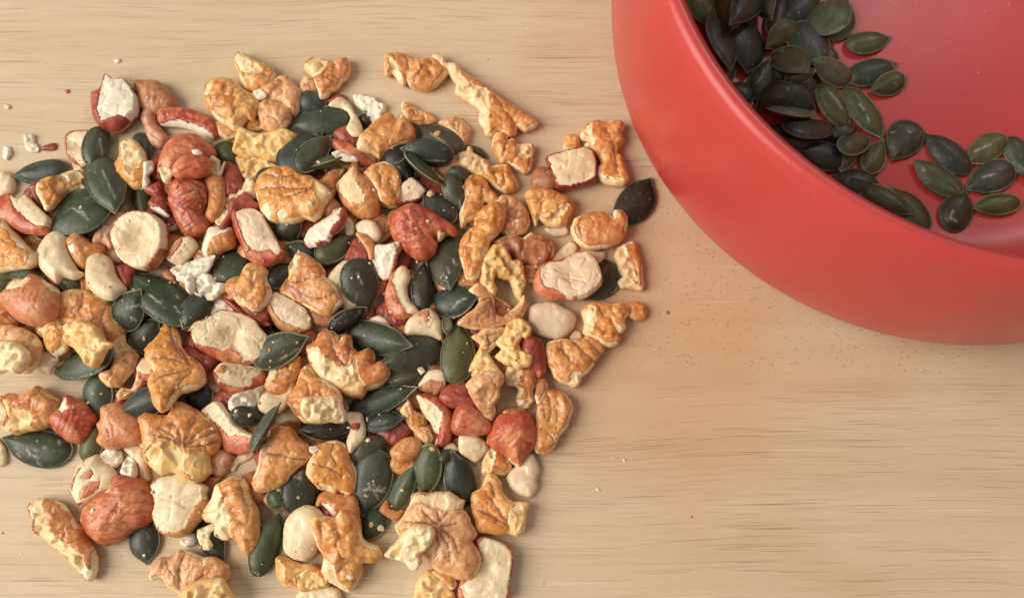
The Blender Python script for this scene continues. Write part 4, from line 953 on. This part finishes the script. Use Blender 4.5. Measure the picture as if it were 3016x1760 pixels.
def build_seed(i, d, in_bowl):
    r = np.random.default_rng(1000 + i)
    crop = d['crop']
    k = 2.7199 if crop == 'N' else 4.0789
    tb = px(crop, d['tip'] + ' ' + d['blunt'])
    t, b = np.array(tb[0]), np.array(tb[1])
    ax = b - t
    L = np.linalg.norm(ax)
    ax /= L
    pr = np.array([-ax[1], ax[0]])
    hw = d['w'] * k / 2
    foot = [t, t + ax * L * .3 + pr * hw * .8, t + ax * L * .65 + pr * hw, b - ax * L * .08 + pr * hw * .5,
            b - ax * L * .08 - pr * hw * .5, t + ax * L * .65 - pr * hw, t + ax * L * .3 - pr * hw * .8]
    p0, n = settle(foot, math.radians(46 if in_bowl else 24), press=86)
    T, Tb = 1.45, 0.95
    p0 = p0 + n * (Tb * 0.75)
    T3, B3 = to_plane([t, b], p0, n)
    a3 = B3 - T3
    Lm = np.linalg.norm(a3)
    a3 /= Lm
    mid = (T3 + B3) / 2
    wpx = to_plane([(t + b) / 2 - pr * hw, (t + b) / 2 + pr * hw], p0, n)
    Wm = np.linalg.norm(wpx[1] - wpx[0])
    if d['roll']:
        W = max(Wm, 0.52 * Lm)
        ang = math.radians(d['roll'])
        side = np.cross(n, a3)
        n2 = n * math.cos(ang) + side * math.sin(ang)
        p0 = mid + n * (abs(math.sin(ang)) * W * 0.40)
        n = n2
    else:
        W, p0 = Wm, mid
    side = np.cross(n, a3)
    sk = r.uniform(-.05, .05)
    bl = r.uniform(-.06, .06)
    u = 0.5 - 0.5 * np.cos(np.linspace(0, math.pi, 27))
    um = r.uniform(.52, .60)
    q1 = np.clip(u / um, 0, 1)
    wt = (1 - (1 - q1) ** r.uniform(1.75, 2.2)) * (.60 + .40 * np.clip(q1 / .35, 0, 1) ** 1.3)
    q2 = np.clip((u - um) / (1 - um), 0, 1)
    wb = np.sqrt(np.clip(1 - q2 ** r.uniform(2.1, 2.6), 0, 1))
    wv = np.where(u < um, wt, wb) * (1 + bl * (u - .5))
    up = np.stack([(u - .5) * Lm, wv * W / 2 * (1 + sk) + .012 * W], 1)
    dn = np.stack([(u - .5) * Lm, -wv * W / 2 * (1 - sk) - .012 * W], 1)[::-1]
    bend = r.uniform(-.05, .05) * W
    loop = np.vstack([up[:-1], dn[:-1]])
    loop[:, 1] += bend * (1 - (2 * loop[:, 0] / Lm) ** 2) - bend * .5
    loop = smooth_loop(loop, 0.42)
    pts, tris = triangulate(loop, 0.40, i)
    dist = poly_dist(pts, loop)
    inr = dist.max()
    s = np.clip(dist / (inr * 1.0), 0, 1)
    rimw = 0.45
    s2 = np.clip((dist - rimw) / max(inr - rimw, .3), 0, 1)
    dome = np.sqrt(1 - (1 - s2) ** 2) * 0.75 + s2 * 0.25
    warp = r.uniform(-.35, .35) * (pts[:, 0] / Lm * 2) ** 2 + r.uniform(-.25, .25) * pts[:, 0] / Lm * 2
    top = 0.16 + T * dome + 0.16 * (fbm(pts[:, 0] * .3, pts[:, 1] * .5, i, 2) - .5) * s2
    top = top - 0.10 * np.exp(-(pts[:, 1] / 0.35) ** 2) * s2 * r.uniform(0, 1)
    bot = -0.16 - Tb * dome
    X, Y = pts[:, 0], pts[:, 1]
    base = np.array(TONE[d['tone']] if not (in_bowl and d['tone'] == 'n') else (0.036, 0.043, 0.026)) * r.uniform(.75, 1.35)
    base = base * np.array([r.uniform(.92, 1.10), 1, r.uniform(.85, 1.1)])
    nz = fbm(X * .35, Y * .6, i * 1.7, 3)
    col = lerp(base * .8, base * 1.35, np.clip(nz * 1.6 - .3, 0, 1))
    # thin papery membrane left on the seed: fine pale streaks
    for q in range(int(r.integers(0, 4))):
        cx, cy = r.uniform(-.36, .36) * Lm, r.uniform(-.32, .32) * W
        aa = r.normal(0, .25)
        ll = r.uniform(.5, 2.4)
        ln = np.array([[cx, cy], [cx + ll * .5 * math.cos(aa), cy + ll * .5 * math.sin(aa) + r.normal(0, .12)], [cx + ll * math.cos(aa + .1), cy + ll * math.sin(aa + .1)]])
        g = np.exp(-(line_dist(pts, ln) / 0.14) ** 2) * r.uniform(.15, .6)
        col = lerp(col, (0.34, 0.32, 0.22), g * .7)
    fz = fbm(X * 1.6, Y * 1.6, i + 9, 2)
    col = lerp(col, (0.22, 0.21, 0.14), np.clip((fz - .78) * 4, 0, .4))
    if d['marks']:
        e = np.stack([a3, side], 1)
        for mk in d['marks']:
            m3 = to_plane(px(crop, mk), p0 + n * (T * .8), n)
            ln = (m3 - p0) @ e
            g = np.exp(-(line_dist(pts, ln) / 0.17) ** 2) * (0.25 + .85 * fbm(X * 2.5, Y * 2.5, i + 5, 2))
            col = lerp(col, (0.46, 0.43, 0.33), np.clip(g * 1.1, 0, .9))
    edge = np.clip(1 - dist / 0.5, 0, 1)
    col = lerp(col, base * 1.3 + .01, edge * .6)
    kk = len(pts)
    w3 = lambda x, y, z: p0 + np.outer(x, a3) + np.outer(y, side) + np.outer(z, n)
    VT = w3(X, Y, top + warp)
    VB = w3(X, Y, bot + warp)
    faces = [tuple(f) for f in tris] + [(f[0] + kk, f[2] + kk, f[1] + kk) for f in tris]
    be = boundary(tris, np.ones(len(tris), bool))
    faces += [(b_, a_, a_ + kk, b_ + kk) for a_, b_ in be]
    V = np.vstack([VT, VB])
    o = root("pumpkin_seed", p0)
    make_obj("body", V, faces, [M_SEED], np.vstack([col, col]), loc=p0, parent=o)
    o["label"] = d['label']
    o["category"] = "seed"
    o["group"] = "pumpkin seeds in the red bowl" if in_bowl else "pumpkin seeds among the chopped nuts"
    # pale rim that runs round the seed
    lw = r.uniform(-.35, .35)
    lp = smooth_loop(loop, 0.55)
    wl = np.interp(lp[:, 0], [lp[:, 0].min(), lp[:, 0].max()], [0, 0])
    # same warp as the body
    rr_ = np.random.default_rng(1000 + i)
    nx_ = np.roll(lp, -1, 0) - np.roll(lp, 1, 0)
    nx_ /= np.linalg.norm(nx_, axis=1)[:, None] + 1e-9
    no = np.stack([nx_[:, 1], -nx_[:, 0]], 1)
    cen = lp.mean(0)
    if ((lp - cen) * no).sum() < 0:
        no = -no
    nearest = ((lp[:, None, :] - pts[None, :len(loop), :]) ** 2).sum(2).argmin(1)
    wz = warp[:len(loop)][nearest]
    RV, RF, m = [], [], len(lp)
    for a in range(6):
        an = a * math.pi / 3
        rad = 0.20
        q = lp + no * (rad * math.cos(an) - .06)
        RV.append(w3(q[:, 0], q[:, 1], wz + 0.05 + 0.21 * math.sin(an)))
    RV = np.vstack(RV)
    for a in range(6):
        a2 = (a + 1) % 6
        for j in range(m):
            j2 = (j + 1) % m
            RF.append((a * m + j, a * m + j2, a2 * m + j2, a2 * m + j))
    tt = fbm(np.arange(m) * .09, np.zeros(m), i + 3, 2)
    pale = np.clip((tt - .42) * 4.2, 0.05, 1) * r.uniform(.6, 1)
    tipd = np.exp(-((lp[:, 0] + Lm / 2) / (Lm * .12)) ** 2)
    pale = np.maximum(pale, tipd * r.uniform(.3, .9))
    rc = lerp(base * 1.2, (0.36, 0.31, 0.19) if d['tone'] != 'n' else (0.16, 0.12, 0.07), pale * (.55 if in_bowl else .75))
    make_obj("rim", RV, RF, [M_RIM], np.tile(rc, (6, 1)), loc=p0, parent=o)
    stamp(VT)


BURIED = {}


def build_nut(i, d):
    r = np.random.default_rng(3000 + i)
    out_px = px(d['crop'], d['outline']) if d['crop'] else d['outline']
    kind = d['kind']
    p0, n = settle(out_px, math.radians({'hs': 14, 'hf': 20, 'ch': 24}.get(kind, 20)), press=84)
    # size first, on the resting plane
    pts3 = to_plane(out_px, p0, n)
    e1, e2 = frame(n)
    E = np.stack([e1, e2], 1)
    q = (pts3 - p0) @ E
    lp = smooth_loop(q, 0.4)
    lo, hi = lp.min(0), lp.max(0)
    gxs = np.stack(np.meshgrid(np.linspace(lo[0], hi[0], 24), np.linspace(lo[1], hi[1], 24)), -1).reshape(-1, 2)
    gin = gxs[inside(gxs, lp)]
    inr = poly_dist(gin, lp).max() if len(gin) else .6
    Hf = {'hs': (0.80, 0.40), 'hf': (0.55, 0.45), 'wn': (0.62, 0.42), 'wf': (0.60, 0.42), 'ch': (0.50, 0.35)}[kind]
    Ht = min(Hf[0] * inr, 5.2) * d['H']
    Hb = min(Hf[1] * inr, 2.6)
    p0 = p0 + n * Hb * 0.8
    pts3 = to_plane(out_px, p0 + n * Ht * .25, n)
    q = (pts3 - p0) @ E
    ctr = q.mean(0)
    p0 = p0 + E @ ctr
    q = q - ctr
    loc2 = lambda s: (to_plane(px(d['crop'], s), p0 + n * Ht * .6, n) - p0) @ E
    ten = {'hs': .9, 'hf': .6, 'wn': .38, 'wf': .3, 'ch': .2}[kind]
    loop = smooth_loop(q, 0.34, ten)
    rag = {'hs': .10, 'hf': .12, 'wn': .24, 'wf': .30, 'ch': .20}[kind] * min(1, inr / 2.5)
    cen = loop.mean(0)
    ang = np.arctan2(loop[:, 1], loop[:, 0])
    dirv = (loop - cen) / (np.linalg.norm(loop - cen, axis=1)[:, None] + 1e-9)
    loop = loop + dirv * (rag * 2 * (.6 * fbm(loop[:, 0] * .8, loop[:, 1] * .8, i, 3) + .4 * fbm(loop[:, 0] * 2.2, loop[:, 1] * 2.2, i + 1, 2) - .5))[:, None]
    tg = np.roll(loop, -1, 0) - np.roll(loop, 1, 0)
    tg /= np.linalg.norm(tg, axis=1)[:, None] + 1e-9
    nrm = np.stack([tg[:, 1], -tg[:, 0]], 1)
    area2 = (loop[:, 0] * np.roll(loop[:, 1], -1) - np.roll(loop[:, 0], -1) * loop[:, 1]).sum()
    loop = loop + nrm * (.22 if area2 > 0 else -.22) * min(1, inr / 2)
    pts, tris = triangulate(loop, 0.24 if d['v'] else 0.32, i)
    X, Y = pts[:, 0], pts[:, 1]
    dist = poly_dist(pts, loop)
    inr = dist.max()
    # flesh / skin areas
    flp = [loc2(s) for s in d['fl']]
    skp = [loc2(s) for s in d['sk']]
    jit = 0.5 * np.stack([fbm(X * .9, Y * .9, i + 1, 3) - .5, fbm(X * .9, Y * .9, i + 2, 3) - .5], 1)
    J = pts + jit * min(1.4, inr / 2) * (.55 if kind == 'hf' else 1)
    flesh = np.zeros(len(pts), bool)
    if kind in ('ch', 'wf') or (kind == 'hf' and not flp):
        flesh[:] = True
    for p in flp:
        flesh |= inside(J, p)
    for p in skp:
        flesh &= ~inside(J, p)
    if kind == 'wn':                                   # the broken border shows pale flesh in places
        bw = .60 * np.clip((fbm(X * .35 + 3, Y * .35, i * 1.3, 2) - .44) * 5, 0, 1) * min(1, inr / 2)
        flesh |= dist < bw
    skin = ~flesh
    dfl = np.full(len(pts), 9.0)
    for p in flp:
        dfl = np.minimum(dfl, np.where(inside(pts, p), 0, poly_dist(pts, p)))
    sd = i * 2.37
    crease = np.zeros(len(pts))
    fac = facets(X + 50, Y + 50, sd, max(1.1, inr * .55))
    if kind == 'hs':
        s = np.clip(dist / (inr * .98), 0, 1)
        h = Ht * np.sqrt(1 - (1 - s) ** 2)
        h += 0.35 * (fbm(X * .35, Y * .35, sd, 2) - .5) * s
        a = r.uniform(0, 3.14)
        xr, yr = X * math.cos(a) + Y * math.sin(a), -X * math.sin(a) + Y * math.cos(a)
        wr = 1 - np.abs(2 * fbm(xr * .28, yr * 1.0, sd + 4, 3) - 1)
        h -= 0.30 * np.clip(wr - .80, 0, 1) / .2 * s * skin
        h -= np.where(flesh, 0.30 + .35 * np.abs(fac), 0) * s
    elif kind == 'hf' and flp:
        s = np.clip(dist / (dist + dfl + 1e-6), 0, 1)
        h = Ht * np.sqrt(1 - (1 - s) ** 2) * np.where(dfl > 0, 1, 1)
        edge = np.where(dfl == 0, np.min([poly_dist(pts, p) for p in flp], 0), 0)
        if d['hollow']:
            c0 = flp[0].mean(0)
            h -= d['hollow'] * .28 * inr * np.exp(-((pts - c0) ** 2).sum(1) / (.50 * inr) ** 2) * np.clip(edge / .5, 0, 1)
        h += .16 * np.clip(edge, 0, 2.5)
        crk = 1 - np.abs(2 * fbm(X * .33 + 4, Y * .33, sd + 41, 2) - 1)
        h -= .28 * np.clip(crk - .93, 0, 1) / .07 * np.clip(edge / .5, 0, 1)
        h += (fac * .20 + .30 * (fbm(X * .35, Y * .35, sd, 2) - .5)) * np.clip(edge / .5, 0, 1)
        h = np.maximum(h, .22 * Ht)
    elif kind == 'hf':
        s = np.clip(dist / (inr * .75), 0, 1)
        h = Ht * np.sqrt(1 - (1 - s) ** 2) + (fac * .22 + .3 * (fbm(X * .35, Y * .35, sd, 2) - .5)) * s
        h -= .35 * skin * s
    elif kind == 'ch':
        s = np.clip(dist / max(inr * .35, .35), 0, 1)
        a = r.uniform(0, 6.28)
        tilt = (X * math.cos(a) + Y * math.sin(a)) * .25
        h = (Ht + tilt + fac * .8 * min(1, inr / 2)) * (.35 + .65 * s ** .7) + .12 * (fbm(X * 1.4, Y * 1.4, sd, 2) - .5) * s
    else:                                              # walnut: lobes, furrows, chipped faces
        s = np.clip(dist / (inr * (.60 if kind == 'wn' else .40)), 0, 1)
        h = Ht * (.38 + .62 * np.sqrt(1 - (1 - s) ** 2))
        lob = 1 - np.abs(2 * fbm(X * .21 + 9, Y * .21, sd, 2) - 1)
        fold = np.abs(2 * fbm(X * .34 + 13, Y * .34 + 2, sd + 61, 2) - 1)
        crease = np.exp(-(fold / .075) ** 2) * skin * (.35 if d['v'] else 1)
        h += (np.where(skin, .42 * np.clip(fold * 3, 0, 1) ** .5, 0) * (.3 if d['v'] else 1) - .30 * crease) * s * min(1, inr / 2.5)
        rdg = 1 - np.abs(2 * fbm(X * .42 + 3, Y * .42 + 5, sd + 31, 2) - 1)
        h += np.where(flesh, .30, .15) * np.clip(rdg - .76, 0, 1) / .24 * s * min(1, inr / 3)
        h += np.where(skin, .16 * (fbm(X * 1.5, Y * 1.5, sd + 51, 3) - .5), 0) * s
        h += np.where(skin, (.6 if d['v'] else 1.5) * (lob - .75) * s, 0) * min(1, inr / 3)
        h += np.where(skin, .18 * (fbm(X * 1.1, Y * 1.1, sd + 8, 2) - .5), .10 * (fbm(X * .8, Y * .8, sd + 7, 3) - .5)) * s
        h += np.where(flesh, fac * 1.05 * s, 0) * min(1, inr / 2.5)
        if kind == 'wn' and flp:
            h += np.where(flesh, -.2, 0) * s
    dv = np.full(len(pts), 9.0)
    for ln in d['v']:
        w = loc2(ln)
        w = np.vstack([np.stack([np.interp(np.linspace(0, len(w) - 1, 4 * len(w)), np.arange(len(w)), w[:, k]) for k in (0, 1)], 1)])
        dv = np.minimum(dv, line_dist(J, w))
    if d['v']:
        h += (.30 * (1 - np.exp(-(dv / .8) ** 2)) - .20) * np.clip(dist / .8, 0, 1)
    h = np.maximum(h, .05)
    s = np.clip(dist / (inr * .6), 0, 1)
    bot = -Hb * np.sqrt(1 - (1 - s) ** 2)
    # pigment
    A, B = SKIN[d['c']]
    t = np.clip((fbm(X * .30, Y * .30, sd + 3, 3) - .3) * 2.4, 0, 1)
    cs = lerp(A, B, t)
    if kind == 'hs' or kind == 'hf':
        a = r.uniform(0, 3.14)
        xr, yr = X * math.cos(a) + Y * math.sin(a), -X * math.sin(a) + Y * math.cos(a)
        st = 1 - np.abs(2 * fbm(xr * .25, yr * 1.3, sd + 6, 3) - 1)
        cs = lerp(cs, np.array(A) * .6, np.clip((st - .86) * 6, 0, .6))
        cs = lerp(cs, np.array(B) * 1.15, np.clip((fbm(X * .9, Y * .9, sd + 1, 2) - .62) * 4, 0, .6))
    else:
        st = 1 - np.abs(2 * fbm(X * .30 + 5, Y * .30, sd + 12, 2) - 1)
        cs = lerp(cs, np.array(A) * np.array([.72, .56, .45]), np.clip((st - .90) * 7, 0, .45))
        vein = 1 - np.abs(2 * fbm(X * .22 + 1, Y * .22 + 7, sd + 15, 2) - 1)
        cs = lerp(cs, (0.28, 0.10, 0.045), np.clip((vein - .955) * 22, 0, .6) * (0 if d['v'] else 1))
        cs = lerp(cs, np.array(B) * 1.12 + .03, np.clip(1 - dist / .6, 0, 1) * .5)
        cs = lerp(cs, (0.33, 0.125, 0.05), crease * .42)
        fn = fbm(X * 1.5, Y * 1.5, sd + 51, 3)
        cs = lerp(cs, np.array(A) * np.array([.74, .60, .48]), np.clip((fn - .58) * 4.5, 0, .28))
        cs = lerp(cs, np.array(B) * 1.08 + .03, np.clip((.42 - fn) * 4.5, 0, .5))
    if d['v']:
        cs = lerp(cs, (0.17, 0.06, 0.04), np.exp(-(dv / .21) ** 2) * .9)
    FA, FB = FLESH[d['f']]
    cf = lerp(FA, FB, np.clip((fbm(X * .45, Y * .45, sd + 5, 3) - .3) * 2.4, 0, 1))
    if kind in ('wn', 'wf'):
        cf = lerp(cf, (0.79, 0.45, 0.15), np.clip((fbm(X * .4, Y * .4, sd + 21, 2) - .49) * 3.2, 0, .6))
    if d['hollow'] and flp:
        c0 = flp[0].mean(0)
        cf = lerp(cf, (0.66, 0.42, 0.20), np.exp(-((pts - c0) ** 2).sum(1) / (.55 * inr) ** 2) * .55 * np.clip(fbm(X * .6, Y * .6, sd, 2) * 1.8, 0, 1))
    kk = len(pts)
    w3 = lambda x, y, z: p0 + np.outer(x, e1) + np.outer(y, e2) + np.outer(z, n)
    VT, VB = w3(X, Y, h), w3(X, Y, bot)
    be = boundary(tris, np.ones(len(tris), bool))
    faces = [tuple(f) for f in tris] + [(f[0] + kk, f[2] + kk, f[1] + kk) for f in tris] + [(b_, a_, a_ + kk, b_ + kk) for a_, b_ in be]
    has_skin = kind in ('hs', 'wn', 'hf') and skin.any()
    under = cs if has_skin else cf
    fm = [0] * len(tris) + [1 if has_skin else 0] * (len(faces) - len(tris))
    # under its skin the kernel is flesh; where the skin ends the kernel's own face shows
    name = {'hs': 'hazelnut_piece', 'hf': 'hazelnut_piece', 'wn': 'walnut_piece', 'wf': 'walnut_piece', 'ch': 'nut_chip'}[kind]
    msk = M_HSKIN if name == 'hazelnut_piece' else M_SKIN
    o = None
    if has_skin and skin[tris].all(1).sum() > 3:
        o = root(name, p0)
    k_ = make_obj("kernel" if o else name, np.vstack([VT, VB]), faces, [M_FLESH, msk], np.vstack([cf, under]), fm, loc=p0, parent=o)
    o = o or k_
    o["label"] = d['label']
    o["category"] = {'hazelnut_piece': 'hazelnut', 'walnut_piece': 'walnut', 'nut_chip': 'nut chip'}[name]
    o["group"] = {'hazelnut_piece': 'chopped hazelnuts on the board', 'walnut_piece': 'chopped walnuts on the board', 'nut_chip': 'nut chips on the board'}[name]
    if 'group' in d:
        o["group"] = d['group']
        BURIED[o.name] = d['fi']
    if has_skin:
        keep = skin[tris].all(1)
        if keep.sum() > 3:
            used = np.unique(tris[keep])
            mp = -np.ones(kk, int)
            mp[used] = np.arange(len(used))
            edge_v = set()
            bes = boundary(tris, keep)
            for a_, b_ in bes:
                edge_v.add(a_)
            lift = np.full(len(used), .13)
            V0 = w3(X[used], Y[used], h[used] + lift * np.clip(dist[used] / .5, .35, 1))
            V1 = []
            F = [tuple(mp[f]) for f in tris[keep]]
            low = {}
            for a_, b_ in bes:
                for z in (a_, b_):
                    if z not in low:
                        low[z] = len(used) + len(V1)
                        V1.append(w3(X[z:z + 1], Y[z:z + 1], h[z:z + 1] - .15)[0])
                F.append((mp[b_], mp[a_], low[a_], low[b_]))
            Vs = np.vstack([V0, np.array(V1)]) if V1 else V0
            cc = np.vstack([cs[used], cs[list(low)]]) if V1 else cs[used]
            make_obj("skin", Vs, F, [msk], cc, loc=p0, parent=o)
    stamp(VT)


PILE = np.array([(0, 520), (200, 450), (350, 400), (560, 390), (720, 320), (900, 330), (1100, 400), (1200, 500), (1260, 560), (1330, 620), (1300, 760),
                 (1320, 850), (1290, 960), (1240, 1050), (1200, 1120), (1130, 1200), (960, 1200), (900, 1280), (760, 1290), (690, 1240), (560, 1190),
                 (640, 1110), (540, 1060), (380, 1150), (340, 1090), (230, 1080), (170, 960), (120, 880), (0, 860)], float) * (3016 / 2520)
KEEP = set([2, 3, 7, 8, 9, 10, 11, 12, 14, 16, 20, 21, 22, 23, 25, 26, 27, 29, 31, 32, 33, 34, 35, 36, 37, 38, 40, 41, 44, 45, 46, 47, 48, 49, 50, 52, 53, 56, 57, 58, 60, 61, 62, 64, 65, 66, 67, 68, 70, 71, 74, 75, 77, 79, 80, 81, 82, 83, 84, 85, 86, 90, 93, 96, 97, 98, 99, 101, 102, 104, 107, 109, 110, 111, 112, 114, 115, 117, 118, 119, 120, 122, 123, 124, 127, 130, 131, 132, 133, 134, 135, 136, 138, 139, 142, 143, 144, 145, 148])
rf = np.random.default_rng(12)
fi_ = 0
row = 0
y_ = 330 * 1.1968
while y_ < 1300 * 1.1968:
    x_ = 10 + (row % 2) * 52
    while x_ < 1620:
        cx_, cy_ = x_ + rf.uniform(-16, 16), y_ + rf.uniform(-16, 16)
        if inside(np.array([[cx_, cy_]]), PILE)[0]:
            na = 9
            pts_ = [(cx_ + rf.uniform(38, 62) * math.cos(a), cy_ + rf.uniform(32, 54) * math.sin(a)) for a in np.linspace(0, 2 * math.pi, na, endpoint=False)]
            col_ = str(rf.choice(['dk', 'dk', 'brn', 'brn', 'or', 'tan']))
            kind_ = 'hs' if rf.random() < .6 else 'wn'
            if KEEP is None or fi_ in KEEP:
                PIECES.append((-2, 10000 + fi_, 'nut', dict(crop=None, kind=kind_, outline=pts_, fl=(), sk=(), v=(), f='pale', H=.7, hollow=0, c=col_, fi=fi_, at=(cx_, cy_),
                                                           group='nut pieces buried under the pile')))
            fi_ += 1
        x_ += 104
    y_ += 88
    row += 1
# a buried piece is told by its colour and by the piece that lies over it
HANDLE = []
for p_ in PIECES:
    d_ = p_[3]
    if p_[0] < 0 or d_['crop'] in ('L', 'M', 'N'):
        continue
    s_ = d_['label'].split(',')[0]
    for w_ in (' beside ', ' above ', ' below ', ' under ', ' between ', ' near ', ' behind ', ' on ', ' at ', ' cut by ', ' lying ', ' over ', ' leaning ', ' next to ', ' in ', ' against ', ' alone ', ' directly ', ' from ', ' pointing '):
        s_ = s_.split(w_)[0]
    q_ = px(d_['crop'], d_['outline'] if 'outline' in d_ else d_['tip'] + ' ' + d_['blunt'])
    if 3 <= len(s_.split()) <= 10:
        HANDLE.append([s_, np.mean(q_, 0), p_[0]])
n_of = {}
for s_, c_, l_ in HANDLE:
    n_of[s_] = n_of.get(s_, 0) + 1
HANDLE = [x for x in HANDLE if n_of[x[0]] == 1]
WORD = {'dk': 'maroon', 'brn': 'brown', 'or': 'orange', 'tan': 'tan'}
free_ = set(range(len(HANDLE)))
for p_ in sorted((p for p in PIECES if p[0] == -2), key=lambda p: p[1]):
    d_ = p_[3]
    k_ = min(free_, key=lambda k: np.hypot(*(HANDLE[k][1] - np.array(d_['at']))) - 12 * HANDLE[k][2])
    free_.discard(k_)
    s_ = HANDLE[k_][0]
    d_['label'] = " ".join(("%s nut piece buried deepest, by the %s" % (WORD[d_['c']], s_)).split()[:16])
PIECES.sort(key=lambda t: (t[2] == 'seed' and t[3]['crop'] in 'LMN', t[0], t[1]))
for n_, (layer, idx, what, d) in enumerate(PIECES):
    if what == 'seed':
        build_seed(idx, d, d['crop'] in 'LMN')
    else:
        build_nut(idx, d)

# ------------------------------------------------------------------ crumbs too small to count


def crumbs():
    r = np.random.default_rng(77)
    V, F, C = [], [], []

    def crumb(x, y, z, s, c):
        b0 = len(V)
        a0, e, ea = r.uniform(0, 6.28), r.uniform(.5, 1), r.uniform(0, 3.14)
        n = 6
        for lvl, (q, zz) in enumerate(((1.0, 0.0), (.92, .45), (.5, .85))):
            for k in range(n):
                a = a0 + k * 6.28 / n + lvl * .4
                rr = s * q * r.uniform(.65, 1.2)
                u, v = rr * math.cos(a), rr * math.sin(a) * e
                V.append((x + u * math.cos(ea) - v * math.sin(ea), y + u * math.sin(ea) + v * math.cos(ea), z + s * e * zz * r.uniform(.7, 1.2)))
                C.append(np.array(c) * r.uniform(.85, 1.1))
        V.append((x, y, z + s * e * r.uniform(.8, 1.0)))
        C.append(c)
        for lvl in (0, 1):
            for k in range(n):
                k2 = (k + 1) % n
                F.append((b0 + lvl * n + k, b0 + lvl * n + k2, b0 + (lvl + 1) * n + k2, b0 + (lvl + 1) * n + k))
        for k in range(n):
            F.append((b0 + 2 * n + k, b0 + 2 * n + (k + 1) % n, b0 + 3 * n))

    def top(x, y):
        return HM[min(max(int((x - GX0) / GS), 0), NX - 1), min(max(int((y - GY0) / GS), 0), NY - 1)]
    cols = [(.80, .66, .44), (.76, .54, .27), (.86, .78, .63), (.44, .10, .045), (.64, .33, .12)]
    for k in range(420):                               # round the pile
        x, y = r.normal(-48, 42), r.normal(-10, 36)
        if x > 44 or math.hypot(x - BX, y - BY) < 78 or (top(x, y) > .2 and r.random() < .5):
            continue
        crumb(x, y, top(x, y) - .05, min(.9, r.lognormal(-1.45, .55)), cols[int(r.choice(5, p=[.33, .22, .17, .13, .15]))])
    for k in range(330):                               # small bits of nut on the pile and in its gaps
        x, y = r.normal(-54, 27), r.normal(-8, 25)
        if top(x, y) < 1.0 or math.hypot(x - BX, y - BY) < 78:
            continue
        sz = min(1.1, r.lognormal(-1.35, .65))
        if top(x, y) > 9 and sz > .5:
            sz *= .5
        crumb(x, y, top(x, y) - .10 * sz - .04, sz, cols[int(r.choice(5, p=[.28, .20, .14, .14, .24]))])
    for k in range(130):                               # dust in the bowl
        a, q = r.uniform(0, 6.28), 60 * math.sqrt(r.random())
        x, y = BX + q * math.cos(a), BY + q * math.sin(a)
        crumb(x, y, top(x, y) - .03, r.uniform(.08, .20) * (1 if r.random() > .06 else 1.8), (.72, .52, .38))
    o = make_obj("crumbs", V, F, [M_CRUMB], np.array(C), smooth=False)
    o["label"] = "fine pale nut crumbs strewn over the board, the pile and the bowl floor"
    o["category"] = "crumbs"
    o["kind"] = "stuff"


crumbs()
